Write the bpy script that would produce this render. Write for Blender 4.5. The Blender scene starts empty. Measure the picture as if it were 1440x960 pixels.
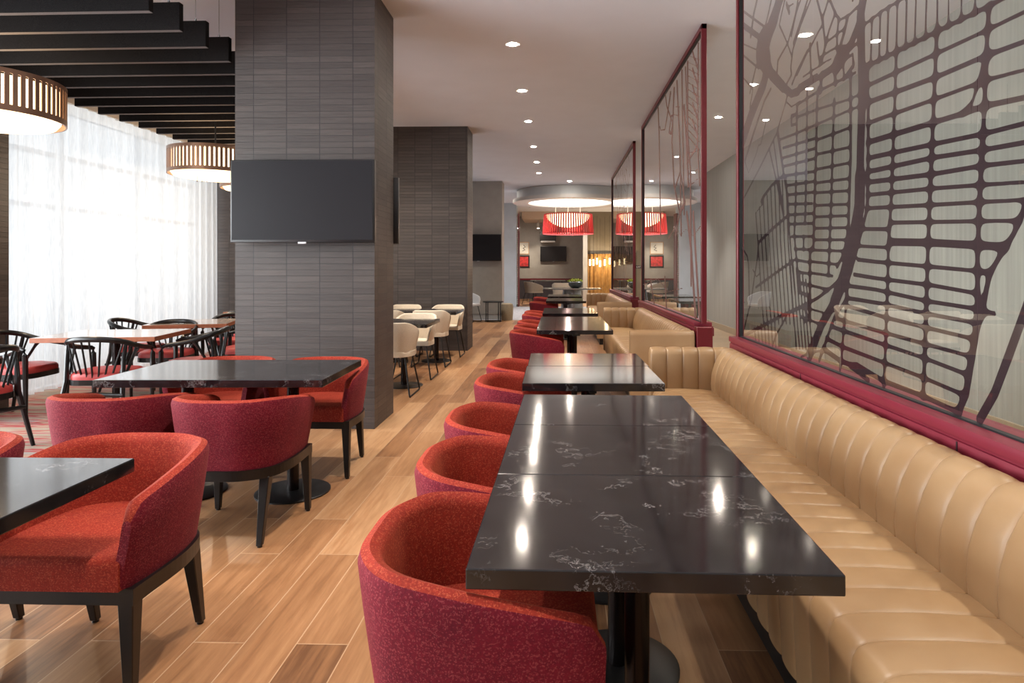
import bpy, bmesh, math, random
import numpy as np
from mathutils import Vector, Matrix
random.seed(7)
PI = math.pi
sc = bpy.context.scene
COL = sc.collection

# ------------------------------------------------------------------ materials
def lin(c):
    r = []
    for v in c[:3]:
        v = v / 255.0
        r.append(v / 12.92 if v <= 0.04045 else ((v + 0.055) / 1.055) ** 2.4)
    return (r[0], r[1], r[2], 1.0)

class NT:
    def __init__(s, name):
        s.m = bpy.data.materials.new(name); s.m.use_nodes = True
        s.t = s.m.node_tree; s.t.nodes.clear()
        s.out = s.t.nodes.new('ShaderNodeOutputMaterial')
    def n(s, typ, **kw):
        nd = s.t.nodes.new('ShaderNode' + typ)
        for k, v in kw.items():
            if k.startswith('i_'):
                key = k[2:].replace('_', ' ')
                nd.inputs[key].default_value = v
            else: setattr(nd, k, v)
        return nd
    def l(s, a, b): s.t.links.new(a, b)
    def ramp(s, fac, stops):
        r = s.n('ValToRGB'); e = r.color_ramp.elements
        while len(e) < len(stops): e.new(0.5)
        for k, (p, c) in enumerate(stops): e[k].position = p; e[k].color = c
        s.l(fac, r.inputs[0]); return r.outputs[0]
    def mix(s, fac, a, b, mode='MIX'):
        m = s.n('Mix', data_type='RGBA', blend_type=mode)
        for inp, v in ((m.inputs[0], fac), (m.inputs[6], a), (m.inputs[7], b)):
            if hasattr(v, 'links'): s.l(v, inp)
            else: inp.default_value = v
        return m.outputs[2]
    def math(s, op, a, b=0.0):
        m = s.n('Math', operation=op)
        for inp, v in ((m.inputs[0], a), (m.inputs[1], b)):
            if hasattr(v, 'links'): s.l(v, inp)
            else: inp.default_value = v
        return m.outputs[0]
    def coords(s, obj=True, scale=(1, 1, 1), rot=(0, 0, 0)):
        tc = s.n('TexCoord'); mp = s.n('Mapping')
        mp.inputs['Scale'].default_value = scale; mp.inputs['Rotation'].default_value = rot
        s.l(tc.outputs['Object' if obj else 'Generated'], mp.inputs[0]); return mp.outputs[0]
    def world(s, scale=(1, 1, 1)):
        g = s.n('NewGeometry'); mp = s.n('Mapping'); mp.inputs['Scale'].default_value = scale
        s.l(g.outputs['Position'], mp.inputs[0]); return mp.outputs[0]
    def noise(s, vec, scale, detail=3, rough=.5):
        n = s.n('TexNoise'); n.inputs['Scale'].default_value = scale
        n.inputs['Detail'].default_value = detail; n.inputs['Roughness'].default_value = rough
        s.l(vec, n.inputs['Vector']); return n.outputs['Fac']
    def bsdf(s, color, rough=.5, metal=0, spec=.5, **kw):
        b = s.n('BsdfPrincipled')
        for k, v in (('Base Color', color), ('Roughness', rough), ('Metallic', metal), ('Specular IOR Level', spec)):
            if hasattr(v, 'links'): s.l(v, b.inputs[k])
            else: b.inputs[k].default_value = v
        for k, v in kw.items():
            key = k.replace('_', ' ')
            if hasattr(v, 'links'): s.l(v, b.inputs[key])
            else: b.inputs[key].default_value = v
        s.l(b.outputs[0], s.out.inputs[0]); return b
    def bump(s, b, h, strength=.3, dist=.01):
        n = s.n('Bump'); n.inputs['Strength'].default_value = strength; n.inputs['Distance'].default_value = dist
        s.l(h, n.inputs['Height']); s.l(n.outputs[0], b.inputs['Normal'])

def plain(name, rgb, rough=.5, metal=0, spec=.5, var=.0, nscale=40, bump=0):
    t = NT(name); c = lin(rgb)
    v = t.noise(t.coords(), nscale, 3)
    if var:
        dk = tuple(x * (1 - var) for x in c[:3]) + (1,); lt = tuple(min(1, x * (1 + var)) for x in c[:3]) + (1,)
        colr = t.ramp(v, [(.3, dk), (.7, lt)])
    else: colr = c
    b = t.bsdf(colr, rough, metal, spec)
    if bump: t.bump(b, v, bump, .002)
    return t.m
def emis(name, rgb, strength):
    t = NT(name); e = t.n('Emission'); e.inputs[0].default_value = lin(rgb); e.inputs[1].default_value = strength
    t.l(e.outputs[0], t.out.inputs[0]); return t.m

M = {}
M['ceiling'] = plain('ceiling_paint', (228, 232, 244), .9, var=.02, nscale=2)
M['wall_grey'] = plain('grey_wall', (160, 156, 151), .85, var=.05, nscale=5)
M['wall_taupe'] = plain('taupe_wall', (128, 118, 102), .85, var=.05, nscale=5)
M['wall_dark'] = plain('dark_wainscot', (62, 56, 62), .7, var=.05)
M['white_paint'] = plain('white_paint', (214, 214, 214), .6)
M['blue_white'] = plain('cool_white_wall', (190, 202, 212), .6, var=.04, nscale=3)
M['black_metal'] = plain('black_metal', (18, 17, 18), .38, 0, .5)
M['pole_metal'] = plain('dark_bronze_pole', (38, 33, 33), .25, .8, .5)
M['dark_wood'] = plain('espresso_wood', (14, 10, 10), .35, 0, .5, var=.3, nscale=30)
M['lacquer'] = plain('black_lacquered_wood', (14, 12, 13), .28, 0, .5, var=.2, nscale=20)
M['seat_red'] = plain('coral_red_vinyl', (176, 62, 60), .45, var=.06, nscale=30)
M['rail_red'] = plain('crimson_painted_wood', (122, 34, 50), .38, 0, .5, var=.05, nscale=8)
M['frame_red'] = plain('dark_red_frame', (104, 24, 34), .35, .2, .5, var=.05)
M['gasket'] = plain('black_gasket', (16, 18, 20), .5)
M['orange_wood'] = plain('orange_wood_edge', (150, 86, 56), .4, var=.15, nscale=25)
M['tan_fabric'] = plain('taupe_chair_fabric', (150, 140, 124), .8, var=.1, nscale=60)
M['cream'] = plain('cream_boucle_fabric', (212, 198, 178), .9, var=.12, nscale=160, bump=.6)
M['bezel'] = plain('tv_bezel', (26, 25, 27), .35)
M['silver'] = plain('silver_badge', (200, 200, 205), .3, .6)
M['chrome'] = plain('brushed_metal', (170, 172, 175), .25, .9)
M['copper'] = plain('bronze_lamp_band', (140, 108, 88), .4, .5)
M['lamp_red'] = plain('red_lamp_ribbon', (206, 58, 62), .5)
M['lamp_pink'] = emis('pink_lamp_rim', (240, 120, 120), .9)
M['gold'] = plain('gold_drape', (150, 112, 62), .5, .2, var=.2, nscale=8)
M['leaf'] = plain('green_leaves', (150, 170, 60), .6, var=.35, nscale=30)
M['bowl'] = plain('glazed_grey_bowl', (92, 100, 104), .2, .4, var=.2, nscale=12)
M['stone_table'] = plain('dark_marble_top', (84, 84, 80), .15, var=.25, nscale=5)
M['emit_spot'] = emis('downlight_glow', (255, 240, 222), 260)
M['emit_warm'] = emis('warm_lamp_glow', (255, 218, 170), 3.2)
M['emit_diff'] = emis('lamp_diffuser_glow', (255, 244, 228), 2.6)
M['emit_disc'] = emis('ceiling_light_disc', (255, 250, 240), 1.5)
M['emit_tube'] = emis('tube_lamp_glow', (255, 226, 176), 7)
M['paper'] = plain('white_art_paper', (222, 218, 208), .7)
M['ink'] = plain('black_ink', (30, 28, 30), .6)
M['art_red'] = plain('red_art_print', (190, 50, 50), .6, var=.5, nscale=9)
M['gap'] = plain('dark_joint', (40, 8, 16), .7)

def m_felt():
    t = NT('charcoal_felt'); v = t.noise(t.world(), 260, 2, .7)
    c = t.ramp(v, [(.35, lin((10, 10, 11))), (.70, lin((40, 37, 37)))])
    b = t.bsdf(c, .95, 0, .1); t.bump(b, v, .5, .002); return t.m
M['felt'] = m_felt()

def m_floor():
    t = NT('oak_planks')
    g = t.n('NewGeometry'); sep = t.n('SeparateXYZ'); t.l(g.outputs['Position'], sep.inputs[0])
    cb = t.n('CombineXYZ'); t.l(sep.outputs[1], cb.inputs[0]); t.l(sep.outputs[0], cb.inputs[1])
    def brick(off, w, ms):
        b = t.n('TexBrick', offset=off, offset_frequency=2, squash=1.0)
        b.inputs['Color1'].default_value = (0, 0, 0, 1); b.inputs['Color2'].default_value = (1, 1, 1, 1)
        b.inputs['Mortar'].default_value = (.5, .5, .5, 1)
        b.inputs['Scale'].default_value = 1; b.inputs['Mortar Size'].default_value = ms; b.inputs['Mortar Smooth'].default_value = .1
        b.inputs['Brick Width'].default_value = w; b.inputs['Row Height'].default_value = .19
        t.l(cb.outputs[0], b.inputs['Vector']); return b
    bk = brick(.37, 1.15, .0022)
    # per plank variation drives offset of the grain
    mp = t.n('Mapping'); mp.inputs['Scale'].default_value = (1.1, 14, 1)
    t.l(cb.outputs[0], mp.inputs[0])
    add = t.n('VectorMath', operation='ADD'); sc_ = t.n('VectorMath', operation='SCALE'); sc_.inputs['Scale'].default_value = 9
    t.l(bk.outputs['Color'], sc_.inputs[0]); t.l(mp.outputs[0], add.inputs[0]); t.l(sc_.outputs[0], add.inputs[1])
    gr = t.noise(add.outputs[0], 3.2, 6, .62)
    n2 = t.noise(add.outputs[0], .6, 2, .5)
    sepc = t.n('SeparateColor'); t.l(bk.outputs['Color'], sepc.inputs[0])
    f = t.math('ADD', t.math('MULTIPLY', sepc.outputs[0], .50), t.math('ADD', t.math('MULTIPLY', gr, .62), t.math('MULTIPLY', n2, .35)))
    c = t.ramp(f, [(.42, lin((102, 68, 43))), (.62, lin((138, 97, 64))), (.80, lin((156, 114, 78))), (1.0, lin((178, 138, 100)))])
    c = t.mix(t.math('MULTIPLY', bk.outputs['Fac'], .45), c, lin((206, 178, 146)))
    b = t.bsdf(c, .36, 0, .42)
    t.bump(b, t.math('SUBTRACT', t.math('MULTIPLY', gr, .15), bk.outputs['Fac']), .35, .004)
    return t.m
M['floor'] = m_floor()

def m_carpet():
    t = NT('striped_carpet'); v = t.world((.28, 5.2, 1))
    n = t.noise(v, 1.6, 3, .6); n2 = t.noise(t.world((1.2, 9, 1)), 2.5, 2, .5)
    f = t.math('ADD', t.math('MULTIPLY', n, .75), t.math('MULTIPLY', n2, .25))
    c = t.ramp(f, [(.28, lin((90, 82, 80))), (.40, lin((168, 162, 156))), (.47, lin((170, 60, 66))), (.50, lin((176, 158, 140))), (.58, lin((150, 140, 130))), (.62, lin((182, 78, 74))), (.66, lin((190, 180, 168)))])
    fz = t.noise(t.world(), 300, 2, .6)
    c = t.mix(.25, c, t.ramp(fz, [(.3, (.1, .1, .1, 1)), (.7, (.8, .8, .8, 1))]), 'OVERLAY')
    b = t.bsdf(c, .95, 0, .1); t.bump(b, fz, .5, .004); return t.m
M['carpet'] = m_carpet()
def m_carpet2():
    t = NT('pale_grey_carpet'); n = t.noise(t.world(), 12, 3)
    c = t.ramp(n, [(.35, lin((150, 152, 160))), (.65, lin((176, 176, 182)))]); t.bsdf(c, .9, 0, .2); return t.m
M['carpet_grey'] = m_carpet2()
def m_tile():
    t = NT('beige_stone_floor'); b = t.n('TexBrick', offset=0.5)
    b.inputs['Color1'].default_value = lin((176, 154, 128)); b.inputs['Color2'].default_value = lin((162, 142, 118)); b.inputs['Mortar'].default_value = lin((130, 114, 96))
    b.inputs['Scale'].default_value = 1; b.inputs['Brick Width'].default_value = .9; b.inputs['Row Height'].default_value = .6; b.inputs['Mortar Size'].default_value = .003
    t.l(t.world(), b.inputs['Vector'])
    n = t.noise(t.world(), 3, 4); c = t.mix(.3, b.outputs[0], t.ramp(n, [(.3, lin((150, 130, 106))), (.7, lin((186, 166, 140)))]))
    t.bsdf(c, .35, 0, .4); return t.m
M['tile'] = m_tile()

def m_brick():
    t = NT('grey_brown_split_tile')
    g = t.n('NewGeometry'); sep = t.n('SeparateXYZ'); t.l(g.outputs['Position'], sep.inputs[0])
    s = t.math('ADD', sep.outputs[0], sep.outputs[1])
    cb = t.n('CombineXYZ'); t.l(t.math('ADD', s, .05), cb.inputs[0]); t.l(sep.outputs[2], cb.inputs[1])
    b = t.n('TexBrick', offset=0.0, offset_frequency=2)
    b.inputs['Color1'].default_value = (0, 0, 0, 1); b.inputs['Color2'].default_value = (1, 1, 1, 1); b.inputs['Mortar'].default_value = (.5, .5, .5, 1)
    b.inputs['Scale'].default_value = 1; b.inputs['Brick Width'].default_value = .285; b.inputs['Row Height'].default_value = .052
    b.inputs['Mortar Size'].default_value = .0028; b.inputs['Mortar Smooth'].default_value = .2
    t.l(cb.outputs[0], b.inputs['Vector'])
    sepc = t.n('SeparateColor'); t.l(b.outputs['Color'], sepc.inputs[0])
    mp = t.n('Mapping'); mp.inputs['Scale'].default_value = (3, 3, 30); t.l(g.outputs['Position'], mp.inputs[0])
    n = t.noise(mp.outputs[0], 2.2, 5, .6)
    f = t.math('ADD', t.math('MULTIPLY', sepc.outputs[0], .45), t.math('MULTIPLY', n, .6))
    c = t.ramp(f, [(.2, lin((56, 48, 46))), (.55, lin((66, 58, 55))), (.9, lin((79, 70, 66)))])
    # the vertical joints are deeper and darker than the beds
    fx = t.math('ABSOLUTE', t.math('SUBTRACT', t.math('FRACT', t.math('DIVIDE', t.math('ADD', s, .05), .285)), .5))
    vj = t.math('GREATER_THAN', fx, .487)
    c = t.mix(t.math('MULTIPLY', b.outputs['Fac'], .55), c, lin((44, 39, 40)))
    c = t.mix(t.math('MULTIPLY', vj, .75), c, lin((30, 26, 28)))
    bs = t.bsdf(c, .5, 0, .45)
    h = t.math('SUBTRACT', f, t.math('MULTIPLY', t.math('MAXIMUM', b.outputs['Fac'], vj), 1.5))
    t.bump(bs, h, .7, .006); return t.m
M['brick'] = m_brick()

def m_quartz():
    t = NT('black_veined_quartz')
    co = t.coords(); oi = t.n('ObjectInfo')
    add = t.n('VectorMath', operation='ADD'); t.l(co, add.inputs[0])
    scv = t.n('VectorMath', operation='SCALE'); scv.inputs['Scale'].default_value = 17
    cb = t.n('CombineXYZ'); t.l(oi.outputs['Random'], cb.inputs[0]); t.l(oi.outputs['Random'], cb.inputs[1])
    t.l(cb.outputs[0], scv.inputs[0]); t.l(scv.outputs[0], add.inputs[1]); v = add.outputs[0]
    n1 = t.noise(v, 4.5, 9, .74)
    ridge = t.math('ABSOLUTE', t.math('SUBTRACT', n1, .5))
    vein = t.n('MapRange'); vein.inputs['From Min'].default_value = .0; vein.inputs['From Max'].default_value = .0055
    vein.inputs['To Min'].default_value = 1; vein.inputs['To Max'].default_value = 0; t.l(ridge, vein.inputs[0])
    n2 = t.noise(v, 9.0, 3, .6)
    mask = t.n('MapRange'); mask.inputs['From Min'].default_value = .50; mask.inputs['From Max'].default_value = .62; t.l(n2, mask.inputs[0])
    fac = t.math('MULTIPLY', vein.outputs[0], mask.outputs[0])
    n3 = t.noise(v, 14, 4, .6)
    base = t.ramp(n3, [(.3, lin((17, 16, 18))), (.75, lin((38, 36, 38)))])
    c = t.mix(t.math('MULTIPLY', fac, .75), base, lin((205, 200, 200)))
    b = t.bsdf(c, .095, 0, .68); return t.m
M['quartz'] = m_quartz()

def m_boucle(name, dark, mid, fleck, amt):
    t = NT(name); v = t.coords()
    w = t.n('TexWave', wave_type='BANDS', bands_direction='Z'); w.inputs['Scale'].default_value = 38; w.inputs['Distortion'].default_value = 9
    w.inputs['Detail'].default_value = 2; w.inputs['Detail Scale'].default_value = 9; t.l(v, w.inputs['Vector'])
    vo = t.n('TexVoronoi'); vo.inputs['Scale'].default_value = 290; t.l(v, vo.inputs['Vector'])
    sc2 = t.n('SeparateColor'); t.l(vo.outputs['Color'], sc2.inputs[0])
    n = t.noise(v, 120, 3, .7)
    base = t.ramp(n, [(.3, lin(dark)), (.7, lin(mid))])
    fl = t.math('MULTIPLY', t.math('GREATER_THAN', sc2.outputs[0], 1 - amt), t.math('GREATER_THAN', w.outputs['Fac'], .45))
    c = t.mix(t.math('MULTIPLY', fl, .42), base, lin(fleck))
    big = t.noise(v, 5, 2)
    c = t.mix(.35, c, t.ramp(big, [(.35, lin(dark)), (.65, lin(mid))]))
    b = t.bsdf(c, .85, 0, .25, Sheen_Weight=.2, Sheen_Roughness=.4, Sheen_Tint=lin(fleck))
    t.bump(b, t.math('ADD', n, fl), .55, .002); return t.m
M['red_out'] = m_boucle('crimson_tweed', (84, 12, 28), (122, 22, 40), (205, 105, 105), .30)
M['red_in'] = m_boucle('orange_red_tweed', (108, 26, 18), (150, 44, 28), (222, 120, 80), .30)

def m_leather():
    t = NT('tan_leather'); v = t.coords()
    n = t.noise(v, 3, 4); vo = t.n('TexVoronoi', feature='DISTANCE_TO_EDGE'); vo.inputs['Scale'].default_value = 260; t.l(v, vo.inputs['Vector'])
    c = t.ramp(n, [(.3, lin((152, 118, 82))), (.7, lin((170, 138, 101)))])
    b = t.bsdf(c, .38, 0, .5)
    t.bump(b, vo.outputs['Distance'], .12, .001); return t.m
M['leather'] = m_leather()

def m_glass(name, tint, boost=1.0):
    t = NT(name); tr = t.n('BsdfTransparent'); tr.inputs[0].default_value = tint
    gl = t.n('BsdfGlossy'); gl.inputs['Roughness'].default_value = 0.0; gl.inputs[0].default_value = (1, 1, 1, 1)
    lw = t.n('LayerWeight'); lw.inputs[0].default_value = .5
    f = t.math('ADD', t.math('MULTIPLY', t.math('POWER', lw.outputs['Facing'], 4.6), .95), .043)
    mx = t.n('MixShader'); t.l(t.math('MINIMUM', t.math('MULTIPLY', f, boost), .92), mx.inputs[0]); t.l(tr.outputs[0], mx.inputs[1]); t.l(gl.outputs[0], mx.inputs[2])
    t.l(mx.outputs[0], t.out.inputs[0]); return t.m
M['glass'] = m_glass('partition_glass', (.86, .90, .87, 1), 2.1)
M['winglass'] = m_glass('window_glass', (.97, .98, .98, 1), 1.0)
M['plum'] = plain('plum_printed_film', (56, 35, 43), .5, 0, .3)
M['plum2'] = plain('rosy_printed_film', (128, 92, 88), .5, 0, .3)

def m_curtain():
    t = NT('sheer_white_curtain')
    tr = t.n('BsdfTransparent'); tl = t.n('BsdfTranslucent'); df = t.n('BsdfDiffuse')
    v = t.world((1, 30, 1)); n = t.noise(v, 8, 3, .6)
    c = t.ramp(n, [(.3, (.70, .71, .73, 1)), (.7, (.90, .90, .90, 1))])
    t.l(c, tl.inputs[0]); t.l(c, df.inputs[0])
    m1 = t.n('MixShader'); m1.inputs[0].default_value = .35; t.l(tl.outputs[0], m1.inputs[1]); t.l(df.outputs[0], m1.inputs[2])
    m2 = t.n('MixShader'); m2.inputs[0].default_value = .24; t.l(m1.outputs[0], m2.inputs[1]); t.l(tr.outputs[0], m2.inputs[2])
    t.l(m2.outputs[0], t.out.inputs[0]); return t.m
M['curtain'] = m_curtain()

def m_screen():
    t = NT('tv_screen_glass'); v = t.coords()
    b = t.bsdf(lin((40, 39, 42)), .3, 0, .12); return t.m
M['screen'] = m_screen()
def m_corr():
    t = NT('grey_grained_wallcovering'); n = t.noise(t.world((1, 9, .25)), 2.2, 5, .6)
    c = t.ramp(n, [(.3, lin((158, 160, 158))), (.7, lin((178, 180, 177)))]); t.bsdf(c, .75, 0, .3); return t.m
M['corridor'] = m_corr()
def m_lightwood():
    t = NT('pale_laminate_top'); n = t.noise(t.coords((1, 12, 1)) if False else t.world((2, 14, 1)), 2, 4)
    c = t.ramp(n, [(.3, lin((158, 140, 128))), (.7, lin((176, 158, 146)))]); t.bsdf(c, .10, 0, 1.0); return t.m
M['lam_top'] = m_lightwood()

# ------------------------------------------------------------------ geometry helpers
def tag(o, label=None, cat=None, group=None, kind=None):
    if label: o['label'] = label
    if cat: o['category'] = cat
    if group: o['group'] = group
    if kind: o['kind'] = kind
    return o
def thing(name, label, cat, loc=(0, 0, 0), rz=0.0, group=None):
    o = bpy.data.objects.new(name, None); COL.objects.link(o)
    o.location = loc; o.rotation_euler = (0, 0, rz); o.empty_display_size = .2
    return tag(o, label, cat, group)
def copytree(o, parent=None):
    c = o.copy(); COL.objects.link(c)
    if parent is not None: c.parent = parent
    for ch in list(o.children): copytree(ch, c)
    return c
def mobj(name, bm, mats, parent=None, smooth=False, loc=(0, 0, 0), kind=None):
    me = bpy.data.meshes.new(name)
    if smooth:
        for f in bm.faces: f.smooth = True
    bm.normal_update(); bm.to_mesh(me); bm.free()
    for m in (mats if isinstance(mats, (list, tuple)) else [mats]): me.materials.append(m)
    o = bpy.data.objects.new(name, me); COL.objects.link(o); o.location = loc
    if parent is not None: o.parent = parent
    if smooth and smooth != 'all':
        try: me.set_sharp_from_angle(angle=math.radians(40))
        except Exception: pass
    if kind: o['kind'] = kind
    return o
def box(bm, x0, y0, z0, x1, y1, z1, bev=0, seg=2, mi=0):
    vs = [bm.verts.new(p) for p in ((x0, y0, z0), (x1, y0, z0), (x1, y1, z0), (x0, y1, z0), (x0, y0, z1), (x1, y0, z1), (x1, y1, z1), (x0, y1, z1))]
    fs = [bm.faces.new([vs[i] for i in q]) for q in ((3, 2, 1, 0), (4, 5, 6, 7), (0, 1, 5, 4), (1, 2, 6, 5), (2, 3, 7, 6), (3, 0, 4, 7))]
    for f in fs: f.material_index = mi
    if bev:
        es = set(e for f in fs for e in f.edges)
        bmesh.ops.bevel(bm, geom=list(es), offset=bev, segments=seg, affect='EDGES', profile=.5, material=mi)
    return vs
def ring_pts(c, axis_u, axis_v, r1, r2, n):
    return [c + axis_u * (r1 * math.cos(2 * PI * k / n)) + axis_v * (r2 * math.sin(2 * PI * k / n)) for k in range(n)]
def tube(bm, pts, radii, n=8, flat=1.0, up=None, mi=0):
    pts = [Vector(p) for p in pts]
    if not isinstance(radii, (list, tuple)): radii = [radii] * len(pts)
    rows = []
    for i, p in enumerate(pts):
        t = (pts[min(i + 1, len(pts) - 1)] - pts[max(i - 1, 0)]).normalized()
        ref = Vector(up) if up else (Vector((0, 0, 1)) if abs(t.z) < .9 else Vector((0, 1, 0)))
        u = t.cross(ref)
        if u.length < 1e-5: u = t.cross(Vector((1, 0, 0)))
        u.normalize(); v = u.cross(t).normalized()
        rows.append([bm.verts.new(q) for q in ring_pts(p, u, v, radii[i], radii[i] * flat, n)])
    for a, b in zip(rows, rows[1:]):
        for k in range(n):
            f = bm.faces.new((a[k], a[(k + 1) % n], b[(k + 1) % n], b[k])); f.material_index = mi
    f = bm.faces.new(rows[0][::-1]); f.material_index = mi
    f = bm.faces.new(rows[-1]); f.material_index = mi
def cyl(bm, x, y, z0, z1, r0, r1=None, n=24, mi=0, bev=0):
    r1 = r0 if r1 is None else r1
    prof = [(r0, z0), (r1, z1)] if not bev else [(r0, z0), (r0, z1 - bev), (r1 - bev, z1)]
    lathe(bm, prof, x, y, n, mi)
def lathe(bm, prof, x=0, y=0, n=24, mi=0, cap=True):
    rows = []
    for r, z in prof: rows.append([bm.verts.new((x + r * math.cos(2 * PI * k / n), y + r * math.sin(2 * PI * k / n), z)) for k in range(n)])
    for a, b in zip(rows, rows[1:]):
        for k in range(n):
            f = bm.faces.new((a[k], a[(k + 1) % n], b[(k + 1) % n], b[k])); f.material_index = mi
    if cap:
        f = bm.faces.new(rows[0][::-1]); f.material_index = mi
        f = bm.faces.new(rows[-1]); f.material_index = mi
def catmull(P, n=6):
    P = [Vector(p) for p in P]; out = []
    Q = [P[0] * 2 - P[1]] + P + [P[-1] * 2 - P[-2]]
    for i in range(1, len(Q) - 2):
        for k in range(n):
            t = k / n; a, b, c, d = Q[i - 1], Q[i], Q[i + 1], Q[i + 2]
            out.append(.5 * ((2 * b) + (c - a) * t + (2 * a - 5 * b + 4 * c - d) * t * t + (3 * b - a - 3 * c + d) * t ** 3))
    out.append(P[-1]); return out
def grid(bm, rows, mi=0, close=False, mifn=None):
    V = [[bm.verts.new(p) for p in r] for r in rows]
    for i in range(len(V) - 1):
        m = len(V[i]); rng = range(m if close else m - 1)
        for k in rng:
            f = bm.faces.new((V[i][k], V[i][(k + 1) % m], V[i + 1][(k + 1) % m], V[i + 1][k]))
            f.material_index = mifn(k) if mifn else mi
    return V
def cube_obj(name, x0, y0, z0, x1, y1, z1, mat, kind='structure', bev=0, parent=None):
    bm = bmesh.new(); box(bm, x0, y0, z0, x1, y1, z1, bev)
    return mobj(name, bm, mat, parent, kind=kind)

# ------------------------------------------------------------------ camera
cam_d = bpy.data.cameras.new('camera'); cam = bpy.data.objects.new('camera', cam_d); COL.objects.link(cam)
cam.location = (0, 0, 1.36); cam.rotation_euler = (PI / 2, 0, math.radians(1.464))
cam_d.sensor_width = 36; cam_d.lens = 22.5; cam_d.shift_x = -42 / 1440; cam_d.shift_y = -102 / 1440
cam_d.clip_start = .05; cam_d.clip_end = 200
sc.camera = cam

# ------------------------------------------------------------------ room shell
H = 3.73
YF = 29.0
cube_obj('floor', -2.78, -3, -.1, 1.42, 17.0, 0, M['floor'])
cube_obj('floor', -5.9, -3, -.1, -2.78, 10.6, 0, M['carpet'])
cube_obj('floor', 1.42, -3, -.1, 3.8, YF + .2, 0, M['tile'])
cube_obj('floor', -5.9, 17.0, -.1, 1.42, 23.1, 0, M['carpet_grey'])
cube_obj('floor', -5.9, 23.1, -.1, 1.42, YF + .2, 0, M['floor'])
cube_obj('ceiling', -6.6, -3, H, 3.8, YF + .2, H + .12, M['ceiling'])
cube_obj('wall_right', 3.64, -3, 0, 3.8, YF + .2, H, M['corridor'])
cube_obj('baseboard_right', 3.615, -3, 0, 3.64, YF, .13, plain('tan_baseboard', (170, 156, 136), .5))
cube_obj('wall_rear', -6.6, -3.15, 0, 3.8, -3, H, M['wall_grey'])
cube_obj('wall_back', -5.9, YF, 0, 1.15, YF + .15, H, M['wall_grey'])
cube_obj('wall_back_right', 1.15, 26.6, 0, 3.64, 26.75, H, M['wall_taupe'])
# opening with the gold drape is a framed recess on the back right wall
cube_obj('trim_1', 1.02, 26.3, 0, 1.2, 26.75, H, plain('warm_white_post', (168, 163, 156), .6))
cube_obj('trim_2', -5.9, YF - .03, .86, 1.02, YF, .93, M['frame_red'])
cube_obj('trim_3', -5.9, YF - .015, 0, 1.02, YF, .86, M['wall_dark'])
cube_obj('wall_soffit', -1.5, 26.4, 3.44, 1.15, YF, H, plain('soffit_paint', (206, 186, 168), .8))
# pillars
cube_obj('wall_near_pillar', -2.76, 5.40, 0, -1.56, 6.02, H, M['brick'])
cube_obj('wall_middle', -5.9, 10.60, 0, -1.505, 11.22, H, M['brick'])
cube_obj('wall_far_pillar', -5.9, 17.25, .0, -1.515, 17.9, H, M['wall_grey'])
cube_obj('trim_4', -5.9, 17.235, .14, -1.52, 17.25, 1.42, plain('pale_grooved_panel', (150, 144, 136), .6, var=.06, nscale=6))
cube_obj('wall_white_pillar', -5.9, 23.0, 0, -1.50, 23.7, H, M['blue_white'])
cube_obj('wall_left_far', -6.0, 10.6, 0, -5.9, YF, H, M['wall_grey'])
# window side: pier, header, window frame
cube_obj('wall_left_pier', -6.1, 5.2, 0, -5.42, 6.18, H, M['brick'])
cube_obj('wall_left_header', -6.1, -3, 3.27, -5.62, 10.6, H, plain('cream_header', (206, 200, 190), .8))
cube_obj('wall_left_sill', -6.3, -3, 0, -6.0, 10.6, .12, M['white_paint'])
def window(y0, y1, n, idx):
    w = bpy.data.objects.new('window_%d' % idx, None); COL.objects.link(w); w['kind'] = 'structure'
    w.location = (-6.1, (y0 + y1) / 2, 0); yc = (y0 + y1) / 2
    bm = bmesh.new()
    for z in (.12, 2.10, 2.72, 3.3): box(bm, -.05, y0 - yc, z - .03, .05, y1 - yc, z + .03)
    for k in range(n + 1):
        y = y0 - yc + (y1 - y0) * k / n
        box(bm, -.049, y - .03, .1, .049, y + .03, 3.35)
    mobj('window_frame', bm, plain('grey_window_frame', (120, 122, 126), .5), w, kind='structure')
    bm = bmesh.new(); box(bm, -.004, y0 - yc, .1, .004, y1 - yc, 3.3)
    mobj('window_pane', bm, M['winglass'], w, kind='structure')
window(6.18, 10.6, 3, 1); window(-3, 5.2, 5, 2)

# curtains
def curtain(y0, y1, label):
    bm = bmesh.new(); n = int((y1 - y0) / .018)
    rows = []
    ys = [y0 + (y1 - y0) * k / n for k in range(n + 1)]
    prev = None
    for y in ys:
        a = .035 * math.sin(y * 2 * PI / .17 + 1.2 * math.sin(y * 1.7)) + .015 * math.sin(y * 2 * PI / .39)
        v = [bm.verts.new((-5.66 + a * s, y, z)) for z, s in ((.02, 1.15), (1.2, 1.0), (2.4, .85), (3.28, .6))]
        if prev:
            for k in range(3): bm.faces.new((prev[k], v[k], v[k + 1], prev[k + 1]))
        prev = v
    o = mobj('sheer_curtain', bm, M['curtain'], None, 'all'); tag(o, label, 'curtain', 'sheer window curtains')
curtain(6.22, 10.5, 'long white sheer pleated curtain glowing behind the spindle chairs')

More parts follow.
